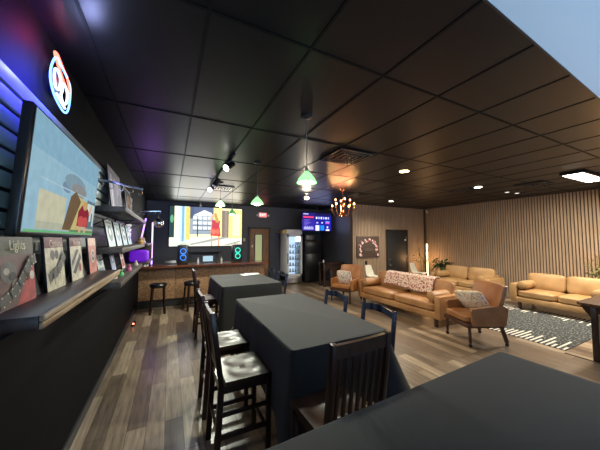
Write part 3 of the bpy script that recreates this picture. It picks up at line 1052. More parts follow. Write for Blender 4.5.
def nt_(pts, col, st, nm, r=.0065, closed=False):
    out = []
    n = len(pts)
    P = [Vector((.05, a, b)) for a, b in pts]
    for i in range(n if closed else n - 1):
        p0 = P[i - 1] if (i > 0 or closed) else P[i]
        p1, p2 = P[i], P[(i + 1) % n]
        p3 = P[(i + 2) % n] if (i + 2 < n or closed) else p2
        for k in range(4):
            s_ = k / 4
            out.append(.5 * ((2 * p1) + (-p0 + p2) * s_ + (2 * p0 - 5 * p1 + 4 * p2 - p3) * s_ ** 2 + (-p0 + 3 * p1 - 3 * p2 + p3) * s_ ** 3))
    if not closed:
        out.append(P[-1])
    MB().tube(out, r, 8, closed=closed).build(nm, emat('neon_glow', col, st), t)


nt_([(-.1, .13), (-.16, .05), (-.175, -.04), (-.12, -.11), (-.02, -.145), (.08, -.15), (.14, -.1), (.165, 0), (.15, .08), (.06, .11), (-.02, .12)], (.12, .3, 1), 4, 'outline_tube', .006, True)
nt_([(-.13, .14), (-.09, .155), (-.04, .14), (.03, .12), (.1, .1), (.15, .04), (.1, .02), (.02, .05), (-.06, .09)], (1, .12, .08), 4, 'red_tube', .007, True)
nt_([(-.12, .03), (-.08, .06), (-.02, .03), (-.04, -.05), (-.1, -.05)], (.55, .75, 1), 2.6, 'white_tube', .007, True)
nt_([(.01, .02), (.06, .03), (.11, 0), (.1, -.07), (.05, -.1), (0, -.07), (.02, -.02)], (.55, .75, 1), 2.6, 'white_tube', .007, True)
nt_([(-.07, -.09), (0, -.11), (.08, -.12)], (.55, .75, 1), 2.6, 'white_tube', .007)
light('neon_blue', 'AREA', (.16, -.26, -.12), 7, (.01, .01, 1), .25, .2, target=(0, -.3, -.12), parent=t)
light('neon_red', 'AREA', (.12, -.24, .14), .8, (1, .06, .08), .1, .06, target=(0, -.26, .16), parent=t)
light('neon_white', 'POINT', (.22, -.14, .04), 4.5, (.42, .48, 1), .05, parent=t)

t = thing('cable_bundle', 'tangled white cable hanging left of the television', 'cable', (-.69, 1.6, 1.95))
pts = []
for k in range(40):
    a = k * .62
    pts.append((.01 + .006 * math.sin(k), -.06 + .05 * math.sin(a) + .01 * math.sin(k * 1.7), .06 * math.cos(a * .83) - .002 * k))
MB().tube(pts, .0028, 6).build('looped_cable', 'cord', t)
MB().tube([(.01, -.02, -.05), (.015, 0, -.1), (.01, .03, -.13)], .0028, 6).build('loose_end', 'cord', t)

# ------------------------------------------------------------ bar
t = thing('bar_counter', 'long bar with lacquered reddish top and particle board front', 'bar counter', (0, 0, 0))
MB().prism([(-.70, 7.3, 1.03), (2.62, 7.3, 1.03), (2.73, 7.42, 1.03), (2.73, 8.0, 1.03), (-.70, 8.0, 1.03)], (0, 0, .05)).build('bar_top', 'bar', t)
m = MB()
xs = [-.68, .15, .98, 1.82, 2.6]
for a, b in zip(xs[:-1], xs[1:]):
    m.b2((a + .003, 7.60, .2), (b - .003, 7.62, 1.03), .002)
m.b2((2.58, 7.62, .2), (2.6, 7.95, 1.03))
m.build('front_panel', 'barpanel', t)
MB().b2((-.68, 7.64, 0), (2.56, 7.9, .2)).b2((-.66, 7.63, .2), (2.57, 7.66, 1.02)).build('plinth', 'trim', t)

t = thing('led_tube_lamp', 'upright purple light tube standing on the left end of the bar', 'tube lamp', (-.41, 7.7, 1.08))
MB().cyl((0, 0, 0), (0, 0, .02), .06).build('base', 'blackplastic', t)
MB().cyl((0, 0, .02), (0, 0, 1.1), .016, seg=12).build('light_tube', emat('purple_tube', (.62, .34, 1), 2.4), t)
light('tube_glow', 'POINT', (0, -.1, .6), 4, (.5, .2, 1), .1, parent=t)
t = thing('led_tube_lamp', 'short tilted purple light tube near the left wall beyond the shelves', 'tube lamp', (-.62, 7.2, 1.7))
MB().cyl((0, 0, 0), (.08, .15, .55), .016, seg=12).build('light_tube', emat('purple_tube2', (.5, .25, 1), 2.4), t)
MB().b2((-.09, -.03, -.04), (.03, .03, .0), .004).build('wall_bracket', 'blackplastic', t)
light('tube_glow', 'POINT', (.1, 0, .2), 2, (.5, .2, 1), .1, parent=t)

t = thing('trinket_shelf', 'small two tier shelf at the left end of the bar with trinkets', 'shelf', (XL + .01, 5.6, 0))
MB().b2((0, 0, 1.62), (.34, 1.3, 1.66), .003).build('shelf', 'shelfgrey', t)
MB().b2((0, 0, 1.27), (.36, 1.3, 1.31), .003).build('shelf', 'shelfgrey', t)
MB().b2((0, 1.28, 1.27), (.34, 1.3, 1.66), .003).build('side_panel', 'shelf', t)
tag(MB().cushion((-.52, 5.88, 1.31 + .115), (.3, .42, .22), puff=.1, n=8, e=9).build('storage_bag', mat('purple_lit_fabric', lin((120, 40, 190)), rough=.6, emit=lin((110, 20, 220)), estr=.35)), 'bag with painted purple light between the shelves at the far end', 'bag')  # purple light falling on the bag is put into its colour and emission
tag(MB().cushion((-.53, 6.5, 1.31 + .092), (.26, .3, .175), puff=.2, n=6).build('storage_bag', mat('dark_violet_fabric', lin((60, 36, 110)), rough=.6)), 'dark violet bag behind the bag with painted purple light', 'bag')
for i, (y, z, c, l) in enumerate(((5.72, 1.66, (210, 160, 90), 'small amber ornament on the far trinket shelf'), (5.95, 1.66, (60, 70, 130), 'small blue box ornament on the far trinket shelf'), (6.2, 1.66, (200, 170, 150), 'small cream ornament on the far trinket shelf'))):
    tag(MB().lathe([(.001, 0), (.05, 0), (.055, .03), (.03, .07), (.035, .1), (.001, .13)], (-.5, y, z), 14).build('ornament', mat('ornament_glaze', lin(c), rough=.3)), l, 'ornament', 'ornaments on the far trinket shelf')
for i, (x, l) in enumerate(((-.55, 'left white cup on the left end of the bar'), (-.5, 'right white cup on the left end of the bar'))):
    tag(MB().lathe([(.001, 0), (.028, 0), (.036, .085), (.033, .085), (.026, .006), (.001, .006)], (x, 7.45 + i * .12, 1.08), 16).build('cup', 'whiteplastic'), l, 'cup', 'white cups on the bar')


def speaker(x, y, color, label):
    t = thing('party_speaker', label, 'speaker', (x, y, 1.08), 0, 'party speakers on the bar')
    MB().box((0, 0, .26), (.28, .26, .5), bev=.03, seg=3).build('cabinet', 'blackplastic', t)
    for z in (.34, .17):
        MB().lathe([(.001, .004), (.03, .006), (.06, -.002), (.075, .008)], (0, -.13, z), 22, axis=(0, -1, 0)).build('driver_cone', 'blackmetal', t)
        pts = [(.07 * math.cos(a), -.137, z + .07 * math.sin(a)) for a in [2 * PI * k / 24 for k in range(24)]]
        MB().tube(pts, .007, 6, closed=True).build('light_ring', emat('ring_glow', color, 1.6), t)
    MB().beam((-.08, 0, .53), (.08, 0, .53), .02, .012).build('handle', 'blackplastic', t)
    light('ring_spill', 'POINT', (0, -.22, .26), 1.2, color, .05, parent=t)
    return t


speaker(.33, 7.8, (.05, .25, 1), 'black party speaker with blue light rings on the bar')
speaker(1.80, 7.8, (.05, 1, .65), 'black party speaker with green light rings on the bar')
t = thing('register_monitor', 'small lit monitor standing on the bar between the two speakers', 'monitor', (.98, 7.8, 1.08))
MB().b2((-.15, -.01, .02), (.15, .01, .2), .004).build('bezel', 'blackplastic', t)
MB().b2((-.135, -.013, .035), (.135, -.009, .185)).build('screen', emat('monitor_glow', lin((170, 200, 216)), .9), t)
MB().b2((-.06, -.04, 0), (.06, .05, .012), .003).b2((-.015, 0, .01), (.015, .02, .06)).build('stand', 'blackplastic', t)
t = thing('back_shelf', 'low black wall shelf behind the bar under the projected picture', 'shelf', (1.1, YB - .15, 1.28))
MB().b2((-.5, -.12, 0), (.55, .14, .03), .003).build('shelf_board', 'trim', t)
MB().b2((-.45, .1, -.25), (-.42, .14, 0)).b2((.46, .1, -.25), (.49, .14, 0)).build('bracket', 'trim', t)
for i, (x, c, l) in enumerate(((.72, (190, 190, 196), 'pale bottle on the bar left of the small monitor'), (1.24, (60, 60, 66), 'dark bottle on the bar right of the small monitor'), (1.36, (180, 176, 160), 'cream bottle on the bar, the one nearer the green lit speaker'))):
    tag(MB().lathe([(.001, 0), (.03, 0), (.032, .01), (.032, .08), (.012, .11), (.012, .145), (.001, .146)], (x, 7.82, 1.08), 16).build('bottle', mat('bottle_glass', lin(c), rough=.2)), l, 'bottle', 'bottles on the bar')
t = thing('mixer_console', 'low black audio mixer beside the blue lit speaker on the bar', 'audio mixer', (.02, 7.8, 1.08))
MB().prism([(-.14, -.1, 0), (-.14, .1, 0), (-.14, .1, .08), (-.14, -.1, .03)], (.28, 0, 0)).build('body', 'blackplastic', t)
m = MB()
for a in range(5):
    m.cyl((-.1 + a * .05, -.02, .045), (-.1 + a * .05, -.02, .065), .008, seg=8)
m.build('control_knob', 'steel', t)


def stool(x, y, label, first=[None]):
    if first[0]:
        return dup(first[0], (x, y, 0), .3, label)
    t = thing('bar_stool', label, 'stool', (x, y, 0), 0, 'backless round stools at the bar')
    MB().lathe([(.001, .69), (.13, .695), (.175, .685), (.19, .66), (.185, .63), (.17, .62), (.001, .62)], seg=32).build('seat_cushion', 'navyseat', t)
    MB().lathe([(.001, .60), (.165, .60), (.17, .625), (.001, .625)], seg=32).build('seat_ring', 'blackmetal', t)
    for sx in (-1, 1):
        for sy in (-1, 1):
            MB().beam((sx * .15, sy * .15, 0), (sx * .115, sy * .115, .61), .036, .036, .004, up=(sx, sy, 0)).build('leg', 'darkwood', t)
    pts = [(.165 * math.cos(a) * 1.1, .165 * math.sin(a) * 1.1, .22) for a in [2 * PI * k / 28 for k in range(28)]]
    MB().tube(pts, .009, 8, closed=True).build('foot_ring', 'blackmetal', t)
    first[0] = t
    return t


stool(-.22, 7.08, 'round black bar stool at left, nearest the shelf wall')
stool(.52, 7.08, 'round black bar stool at right, partly behind the dark chair')

# power strip with red light
t = thing('power_strip', 'power strip with red glowing switch on the floor by the left wall', 'power strip', (-.62, 6.35, 0))
MB().b2((-.03, -.15, 0), (.03, .15, .035), .006).build('housing', 'blackplastic', t)
MB().b2((-.015, -.12, .035), (.015, -.08, .05), .003).build('switch', emat('red_led', (1, .15, .08), 9), t)

# glass door cooler
t = thing('drink_cooler', 'tall white glass door drink cooler against the back wall', 'cooler', (4.36, 9.15, 0))
MB().b2((-.34, .02, .1), (-.31, .66, 2.1), .004).b2((.31, .02, .1), (.34, .66, 2.1), .004).b2((-.34, .02, 2.07), (.34, .66, 2.12), .004).b2((-.34, .62, .1), (.34, .66, 2.1)).b2((-.34, .02, .08), (.34, .66, .3), .004).b2((-.34, .0, 1.93), (.34, .03, 2.12), .004).build('cabinet', 'coolerwhite', t)
f = MB().b2((-.33, -.03, .3), (-.25, .01, 1.93), .004).b2((.25, -.03, .3), (.33, .01, 1.93), .004).b2((-.33, -.03, 1.84), (.33, .01, 1.93), .004).b2((-.33, -.03, .3), (.33, .01, .38), .004).build('door', 'coolerwhite', t)
MB().b2((-.25, -.012, .38), (.25, -.006, 1.84)).build('glass', 'glass', f)
MB().b2((-.31, -.06, .8), (-.29, -.03, 1.2), .004).build('handle', 'blackplastic', f)
MB().b2((-.3, .0, .04), (.3, .03, .28), .003).build('kick_grille', 'steel', t)
MB().b2((-.3, .6, .32), (.3, .61, 2.0)).build('lit_back_panel', emat('cooler_glow', lin((186, 210, 236)), 1.1), t)
for k in range(6):
    MB().b2((-.3, .06, .45 + k * .24), (.3, .58, .455 + k * .24)).build('wire_shelf', 'steel', t)
light('cooler_light', 'AREA', (0, .3, 1.9), 14, (.8, .9, 1), .5, .3, parent=t)
n_ = 0
for k in range(5):
    for q in range(5):
        c = ((190, 214, 236), (206, 226, 240), (150, 190, 226), (226, 232, 236))[(k * 3 + q) % 4]
        x = 4.36 - .24 + q * .12
        z = .456 + k * .24
        rowname = ('bottom', 'second', 'middle', 'fourth', 'top')[k]
        posn = ('first', 'second', 'third', 'fourth', 'fifth')[q]
        tag(MB().lathe([(.001, 0), (.03, 0), (.032, .01), (.032, .1), (.014, .13), (.014, .15), (.001, .151)], (x, 9.28, z), 12).build('bottle', mat('chilled_bottle', lin(c), rough=.2) if n_ < 4 else bpy.data.materials['chilled_bottle' if (k * 3 + q) % 4 == 0 else 'chilled_bottle.00%d' % ((k * 3 + q) % 4)]),
            'pale bottle in the glass cooler, %s from the left on the %s stocked shelf' % (posn, rowname), 'bottle', 'bottles in the glass door cooler')
        n_ += 1

t = thing('refrigerator', 'black two door refrigerator right of the glass door cooler', 'refrigerator', (5.22, 9.15, 0))
MB().b2((-.38, .05, .03), (.38, .65, 1.67), .01).build('body', 'blackplastic', t)
MB().b2((-.38, .0, .06), (.38, .048, 1.15), .008).build('lower_door', 'blackplastic', t)
MB().b2((-.38, .0, 1.165), (.38, .048, 1.66), .008).build('freezer_door', 'blackplastic', t)
MB().b2((-.36, -.03, .75), (-.335, 0, 1.12), .005).b2((-.36, -.03, 1.2), (-.335, 0, 1.5), .005).build('handle', 'blackmetal', t)
MB().b2((-.02, -.004, 1.52), (.02, 0, 1.55)).build('badge', 'steel', t)
t = thing('microwave', 'silver fronted microwave on top of the black refrigerator', 'microwave', (5.12, 9.22, 1.672))
MB().b2((-.25, 0, 0), (.25, .36, .28), .008).build('case', 'blackplastic', t)
MB().b2((-.24, -.015, .01), (.13, 0, .27), .004).build('door', 'blackmetal', t)
MB().b2((-.2, -.018, .05), (.09, -.0145, .22), .002).build('window', mat('microwave_window', lin((120, 124, 132)), rough=.2), t)
MB().b2((.135, -.012, .01), (.24, 0, .27), .003).build('control_panel', 'blackplastic', t)
tag(MB().lathe([(.03, 0), (.07, 0), (.07, .04), (.03, .04), (.03, 0)], (3.9, 9.1, 2.02), 24, axis=(0, -1, 0)).box((3.9, 9.45, 2.02), (.03, .78, .02)).build('wall_bell', 'yellow'), 'small yellow round fixture beside the drink cooler', 'fixture')
for x, z, w, h, l in ((2.55, 1.72, .08, .12, 'upper pale switch plate left of the plywood door'), (2.86, 1.47, .07, .1, 'pale notice plate on the plywood door')):
    t = thing('switch_plate', l, 'switch', (x, YB - (.012 if x < 2.7 else .032) - .01, z), 0)
    MB().b2((-w / 2, -.002, -h / 2), (w / 2, .01, h / 2), .003).build('cover', mat('ivory_plate', lin((220, 206, 130)), rough=.4), t)
    MB().b2((-.012, -.01, -.02), (.012, -.001, .02), .002).build('toggle', 'whiteplastic', t)

# alcove table
t = thing('console_table', 'dark wood table with scalloped apron in the dark alcove', 'table', (5.47, 8.1, 0))
m = MB()
prof = []
for k in range(17):
    a = PI * k / 16
    prof.append((-.46 * math.cos(a), -.14 * math.sin(a)))
pts = [(-.46, .34, .84)] + [(x, y, .84) for x, y in prof] + [(.46, .34, .84)]
MB().prism(pts, (0, 0, .04)).build('tabletop', 'darkwood', t)
m = MB()
pts = []
for k in range(13):
    x = -.42 + .84 * k / 12
    pts.append((x, -.02, .62 - .08 * math.cos(4 * PI * (k / 12)) - .04))
m.prism([(.42, -.02, .84), (-.42, -.02, .84)] + pts, (0, .03, 0))
m.build('scalloped_apron', 'darkwood', t)
for sx in (-.4, .4):
    for sy in (0, .3):
        MB().box((sx, sy, .42), (.07, .07, .84), bev=.01).build('leg', 'darkwood', t)
MB().box((0, 0.01, .3), (.3, .05, .6), bev=.01).build('centre_panel', 'darkwood', t)
tag(MB().lathe([(.001, 0), (.03, 0), (.03, .06), (.012, .08), (.012, .11), (.001, .11)], (5.1, 8.2, .88), 14).build('bottle', 'whiteplastic'), 'small white bottle on the dark alcove table', 'bottle')

# framed print on the slatted wall
t = thing('wall_picture', 'square dark picture with pink and white blossoms beside the lounge door', 'picture', (6.68, YW - .025, 1.05))
MB().b2((-.54, -.03, 0), (.54, 0, .8), .004).build('canvas', mat('umber_canvas', lin((84, 68, 60)), rough=.6), t)
sh = []
random.seed(3)
for k in range(70):
    a = 2 * PI * k / 70 * 1.0 + .3
    u = .5 + .38 * math.cos(a) + random.uniform(-.06, .06)
    v = .52 + .30 * math.sin(a) + random.uniform(-.06, .06)
    if math.sin(a) < -.55:
        continue
    if -.55 < math.sin(a) < .2 and k % 3:
        v -= .05
    c = ((236, 208, 206), (214, 150, 150), (244, 236, 230), (190, 96, 100))[k % 4]
    sh.append((c, circ(u, v, random.uniform(.02, .04), random.uniform(.025, .05), 8)))
sh += [((240, 226, 222), circ(.12, .14, .05, .07, 8)), ((214, 150, 150), circ(.17, .1, .04, .05, 8)), ((236, 208, 206), circ(.92, .12, .04, .07, 8)), ((96, 84, 78), [(.3, .3), (.72, .3), (.7, .42), (.36, .44)])]
picture('blossom_print', t, sh, (-.53, -.0305, .01), (1.06, 0, 0), (0, 0, .78), (0, -1, 0), 1, emissive=False)
for x, z, l in ((6.58, .86, 'black wall plate below the blossom picture'), (9.15, 1.0, 'small black thermostat right of the dark lounge door')):
    t = thing('wall_plate', l, 'wall plate', (x, YW - .022, z))
    MB().b2((-.05, -.012, -.07), (.05, 0, .07), .004).build('cover', 'blackplastic', t)
    MB().b2((-.02, -.016, -.03), (.02, -.011, .03), .002).build('button', 'blackmetal' if z < .9 else 'whiteplastic', t)
t = thing('wall_outlet', 'white wall outlet between the two camel sofas', 'outlet', (XR - .022, 4.0, .42))
MB().b2((-.01, -.04, -.06), (0, .04, .06), .003).build('cover', 'whiteplastic', t)
MB().b2((-.013, -.015, .01), (-.009, .015, .04)).b2((-.013, -.015, -.04), (-.009, .015, -.01)).build('socket', 'whiteplastic', t)
t = thing('wall_speaker', 'small black speaker high on the slatted wall at the right edge', 'speaker', (XR - .02, 2.28, 2.76))
MB().box((-.11, 0, 0), (.2, .2, .28), bev=.02).build('cabinet', 'blackplastic', t)
MB().b2((-.22, -.08, -.12), (-.208, .08, .12), .003).build('grille', 'blackmetal', t)


# ------------------------------------------------------------ plants, floor lamps
def led_pole(x, y, z0, z1, label, energy):
    t = thing('led_floor_lamp', label, 'floor lamp', (x, y, 0), 0, 'tall light tubes by the slatted walls')
    MB().cyl((0, 0, 0), (0, 0, .02), .1, seg=24).cyl((0, 0, .02), (0, 0, z0), .012).build('base', 'blackmetal', t)
    MB().cyl((0, 0, z0), (0, 0, z1), .028, seg=14).build('light_tube', emat('amber_tube', (1, .74, .45), 3.5), t)
    light('tube_glow', 'POINT', (-.06, -.06, (z0 + z1) / 2), energy, (1, .5, .18), .12, parent=t)
    return t


led_pole(9.5, 7.2, .25, 1.55, 'upright glowing amber light tube in the slatted corner', 14)
led_pole(9.35, 1.95, .3, 1.6, 'upright glowing amber light tube behind the camel sofa at the right edge', 22)
t = thing('cable_conduit', 'thin black pole down the slatted corner with small white spotlight on top', 'pole', (9.72, 7.4, 0))
MB().cyl((0, 0, 0), (0, 0, H), .01, seg=10).build('pole', 'blackmetal', t)
MB().cyl((-.06, -.08, 2.95), (-.1, -.16, 2.86), .03, .045, 16).cyl((0, 0, 2.98), (-.06, -.08, 2.95), .012).build('spotlight_head', 'whiteplastic', t)


def leafblade(m, base, d, L_, w, droop, mi=0, n=6):
    base, d = Vector(base), Vector(d).normalized()
    side = d.cross(Vector((0, 0, 1)))
    if side.length < .05:
        side = Vector((1, 0, 0))
    side.normalize()
    prev = None
    for k in range(n + 1):
        s_ = k / n
        p = base + d * (L_ * s_) + Vector((0, 0, -droop * s_ * s_ * L_))
        ww = w * math.sin(PI * min(.97, .12 + .85 * s_)) * .5
        up = side.cross(d) * (ww * .3)
        a, c, b = m.bm.verts.new(p - side * ww + up), m.bm.verts.new(p), m.bm.verts.new(p + side * ww + up)
        if prev:
            for q0, q1, r0, r1 in ((prev[0], prev[1], a, c), (prev[1], prev[2], c, b)):
                f = m.bm.faces.new((q0, q1, r1, r0))
                f.material_index = mi
        prev = (a, c, b)


def plant(x, y, hp, hs, spread, n, lw, label, leaf='leaf', potr=.17, seed=1):
    rnd = random.Random(seed)
    t = thing('potted_plant', label, 'plant', (x, y, 0), 0)
    MB().lathe([(.001, 0), (potr * .75, 0), (potr, hp), (potr * 1.06, hp), (potr * 1.06, hp - .03), (potr * .93, hp - .03), (potr * .9, hp - .05), (.001, hp - .05)], seg=26).build('pot', 'pot', t)
    MB().cyl((0, 0, hp - .09), (0, 0, hp - .045), potr * .88).build('soil', 'soil', t)
    ms_, ml = MB(), MB()
    for k in range(n):
        a = rnd.uniform(0, 2 * PI)
        top = Vector((math.cos(a) * spread * rnd.uniform(.1, .8), math.sin(a) * spread * rnd.uniform(.1, .8), hp + hs * rnd.uniform(.45, 1)))
        b = Vector((math.cos(a) * .03, math.sin(a) * .03, hp - .05))
        mid_ = (b + top) / 2 + Vector((0, 0, .06))
        ms_.tube([b, mid_, top], .005, 5)
        for q in range(5):
            a2 = a + rnd.uniform(-1.4, 1.4)
            p = mid_.lerp(top, rnd.random())
            leafblade(ml, p, (math.cos(a2), math.sin(a2), rnd.uniform(-.1, .9)), lw * rnd.uniform(2.2, 3.6), lw * rnd.uniform(.8, 1.2), rnd.uniform(.2, .6))
    ms_.build('stem', 'leafpale', t)
    ml.build('foliage', leaf, t)
    return t


plant(9.1, 6.25, .42, .62, .38, 26, .09, 'bushy dark green potted plant beside the glowing corner tube', 'leaf', seed=4)
plant(8.95, 7.0, .4, 1.15, .42, 16, .045, 'tall sparse olive leaved potted plant left of the corner light tube', 'leafpale', seed=9)
plant(9.0, 2.25, .4, 1.1, .3, 20, .05, 'olive leaved potted plant at the right edge behind the camel sofa', 'leafpale', seed=12)


# ------------------------------------------------------------ lounge seating (local +Y is the front)
def sofa(loc, rotz, L_, lm, label, arm_w=.13, zt=.84):
    t = thing('leather_sofa', label, 'sofa', loc, rotz, 'leather sofas of the lounge')
    D, zb, zr, za, zs = .88, .17, .30, .62, .45
    h = L_ / 2
    MB().b2((-h + .02, -D / 2 + .01, zb), (h - .02, D / 2 - .01, zr), .018).build('base_frame', lm, t)
    for s_ in (-1, 1):
        m = MB()
        m.b2((s_ * (h - arm_w), -D / 2, zb), (s_ * h, D / 2, za), .025)
        m.build('arm', lm, t)
    MB().b2((-h + arm_w, -D / 2, zb + .1), (h - arm_w, -D / 2 + .15, za + .06), .03).build('back_frame', lm, t)
    w = (L_ - 2 * arm_w) / 2
    for s_ in (-1, 1):
        MB().cushion((s_ * w / 2, .09, zr + .085), (w - .006, D - .20, .19), puff=.16, n=12, e=7).build('seat_cushion', lm, t)
        MB().cushion((s_ * w / 2, -.215, .655), (w - .008, .2, .42), (.16, 0, 0), puff=.22, n=12, e=6).build('back_cushion', lm, t)
        cx = s_ * (h - arm_w - .105)
        m = MB()
        prof = [(.001, -.27), (.07, -.268), (.095, -.25), (.102, -.15), (.104, 0), (.102, .15), (.095, .25), (.07, .268), (.001, .27)]
        m.lathe(prof, (cx, .14, zs + .14), 22, axis=(0, 1, 0))
        m.build('bolster', lm, t)
        for sy in (-1, 1):
            MB().beam((s_ * (h - .16), sy * (D / 2 - .1), 0), (s_ * (h - .16), sy * (D / 2 - .1), zb + .01), .06, .06, .006).build('leg', 'legwood', t)
    return t


PI2 = PI / 2
sofa((5.13, 4.53, 0), PI2, 2.45, 'leather', 'long tan leather sofa with pink throw, nearest the tables')
sofa((8.36, 5.02, 0), PI2, 1.78, 'leatherpale', 'camel leather sofa near the slatted corner and the plants')
sofa((8.22, 2.68, 0.012), PI2, 1.74, 'leatherpale', 'camel leather sofa by the slatted wall at the right, behind the rug')

# throw blanket over the back of the near sofa (world coordinates, sofa back is at larger X)
m = MB()
prof = [(5.17, .55), (5.20, .66), (5.235, .76), (5.27, .85), (5.33, .885), (5.42, .875), (5.50, .82), (5.575, .72), (5.60, .60)]
NY = 60
rows = []
rnd = random.Random(5)
dense = []
for a, b in zip(prof[:-1], prof[1:]):
    for q in range(4):
        dense.append((a[0] + (b[0] - a[0]) * q / 4, a[1] + (b[1] - a[1]) * q / 4))
dense.append(prof[-1])
for i in range(NY + 1):
    s_ = i / NY
    y = 3.82 + 1.42 * s_
    row = []
    cut = int(3 + 3 * math.sin(s_ * 7) + (4 if s_ > .5 else 0)) if True else 0
    for j, (x, z) in enumerate(dense):
        w = .012 * noise.noise(Vector((y * 9, x * 14, z * 14))) + .010 * math.sin(i * 2.1) * math.cos(j * 2.3)
        row.append(m.bm.verts.new((x - abs(w) * 1.0 - .012 if j < 14 else x + .012, y + .01 * math.sin(j), z + .014 + abs(w) - .025 * math.sin(s_ * 6) * (1 - j / len(dense)) * (1 if j < 10 else 0))))
    rows.append(row)
for A, B in zip(rows[:-1], rows[1:]):
    for j in range(len(dense) - 1):
        m.bm.faces.new((A[j], A[j + 1], B[j + 1], B[j]))
o = m.build('throw_blanket', 'throw')
md = o.modifiers.new('thick', 'SOLIDIFY')
md.thickness = .012
tag(o, 'chunky pink and white throw blanket over the tan sofa back', 'blanket')


def armchair(loc, rotz, lm, label, high=.97):
    t = thing('leather_armchair', label, 'armchair', loc, rotz, 'leather armchairs on casters')
    w, d = .70, .67
    MB().b2((-w / 2 + .03, -d / 2 + .04, .3), (w / 2 - .03, d / 2, .37), .012).build('seat_frame', 'legwood', t)
    MB().cushion((0, .05, .43), (w - .13, d - .1, .13), puff=.15, n=10, e=7).build('seat_cushion', lm, t)
    for s_ in (-1, 1):
        m = MB()
        x0 = s_ * (w / 2 - .055)
        pr = [(d / 2 - .08, .33), (d / 2 - .05, .58), (d / 2 - .07, .62), (-d / 2 + .06, .66), (-d / 2 - .02, .60), (-d / 2 + .03, .33)]
        m.prism([(x0, a, b) for a, b in pr], (s_ * .05, 0, 0))
        o = m.build('arm_panel', lm, t)
        bv = o.modifiers.new('soft', 'BEVEL')
        bv.width = .012
        bv.segments = 2
    # slightly winged back, leaning
    m = MB()
    n, k_ = 14, 12
    F_, B_ = [], []
    for j in range(k_ + 1):
        s_ = j / k_
        z = .40 + (high - .40) * s_
        ff, bb = [], []
        for i in range(n + 1):
            u = i / n * 2 - 1
            hw = (w / 2 - .055) + (.045 if s_ > .5 else .045 * s_ * 2)
            x = u * hw
            zz = z + (.02 * (1 - u * u) if j == k_ else 0) * 1
            y = -.21 - .17 * s_ + .06 * abs(u) ** 3
            th = .10 - .02 * s_ + .02 * (1 - u * u)
            ff.append(m.bm.verts.new((x, y + th / 2, zz)))
            bb.append(m.bm.verts.new((x, y - th / 2, zz)))
        F_.append(ff)
        B_.append(bb)
    for j in range(k_):
        for i in range(n):
            m.bm.faces.new((F_[j][i], F_[j][i + 1], F_[j + 1][i + 1], F_[j + 1][i]))
            m.bm.faces.new((B_[j][i], B_[j + 1][i], B_[j + 1][i + 1], B_[j][i + 1]))
        m.bm.faces.new((F_[j][0], F_[j + 1][0], B_[j + 1][0], B_[j][0]))
        m.bm.faces.new((F_[j][n], B_[j][n], B_[j + 1][n], F_[j + 1][n]))
    for i in range(n):
        m.bm.faces.new((F_[k_][i], F_[k_][i + 1], B_[k_][i + 1], B_[k_][i]))
        m.bm.faces.new((F_[0][i], B_[0][i], B_[0][i + 1], F_[0][i + 1]))
    o = m.build('backrest', lm, t)
    bv = o.modifiers.new('soft', 'BEVEL')
    bv.width = .016
    bv.segments = 3
    for s_ in (-1, 1):
        for sy, top in ((1, d / 2 - .05), (-1, -d / 2 + .08)):
            y0 = top + (0 if sy > 0 else -.08)
            lg = MB().beam((s_ * (w / 2 - .05), y0, .06), (s_ * (w / 2 - .06), top, .32), .036, .036, .006).build('leg', 'legwood', t)
            MB().cyl((s_ * (w / 2 - .05) - .012, y0, .026), (s_ * (w / 2 - .05) + .012, y0, .026), .026, seg=16).cyl((s_ * (w / 2 - .05), y0, .03), (s_ * (w / 2 - .05), y0, .07), .009, seg=8).build('caster', 'caster', lg)
    return t


# front direction of the near one is (-.91, .40): rotz turns local +Y there
armchair((4.77, 2.74, 0), math.atan2(.91, .40), 'leatherbrown', 'brown leather armchair with cream pillow in front of the rug')
armchair((4.55, 6.1, 0), math.atan2(.93, -.36), 'leathertan2', 'tan leather armchair with floral pillow left of the long sofa')


def pillow(loc, rot, s_, mt, label):
    o = MB().cushion((0, 0, 0), (s_, .13, s_ * .9), puff=.72, n=12, e=9, wob=.008).build('throw_pillow', mt)
    o.location = loc
    o.rotation_euler = rot
    tag(o, label, 'pillow')


pillow((4.85, 2.79, .655), (math.radians(-38), math.radians(8), math.atan2(.91, .40) + .35), .50, 'pillow1', 'cream patterned pillow on the brown armchair nearest the rug')
pillow((4.44, 6.02, .66), (math.radians(-18), 0, math.atan2(.93, -.36)), .46, 'pillow2', 'floral orange and white pillow on the far tan armchair')


def shell_chair(loc, rotz, label):
    t = thing('shell_chair', label, 'chair', loc, rotz, 'white shell chairs along the end wall')
    m = MB()
    prof = [(.24, .42), (.18, .45), (.05, .43), (-.08, .42), (-.17, .45), (-.22, .53), (-.26, .66), (-.29, .80), (-.30, .83)]
    rows = []
    for y, z in prof:
        r = []
        for k in range(9):
            u = k / 4 - 1
            hw = .23 if z < .6 else .23 - .06 * (z - .6) / .23
            r.append(m.bm.verts.new((u * hw, y + .05 * u * u * (1 if z > .5 else 0), z + .05 * u * u * (1 if z < .6 else .0))))
        rows.append(r)
    for A, B in zip(rows[:-1], rows[1:]):
        for k in range(8):
            m.bm.faces.new((A[k], A[k + 1], B[k + 1], B[k]))
    o = m.build('seat_shell', 'shellwhite', t)
    md = o.modifiers.new('thick', 'SOLIDIFY')
    md.thickness = .014
    md = o.modifiers.new('sub', 'SUBSURF')
    md.levels = md.render_levels = 1
    for sx in (-1, 1):
        for sy in (-1, 1):
            MB().cyl((sx * .22, sy * .2 - .02, 0), (sx * .12, sy * .1 - .02, .43), .011, .016, 10).build('leg', 'legwood', t)
    return t


shell_chair((6.3, 6.85, 0), -2.9, 'white shell chair behind the far tan armchair, below the blossom picture')
shell_chair((8.45, 6.8, 0), -2.9, 'white shell chair right of the dark lounge door')

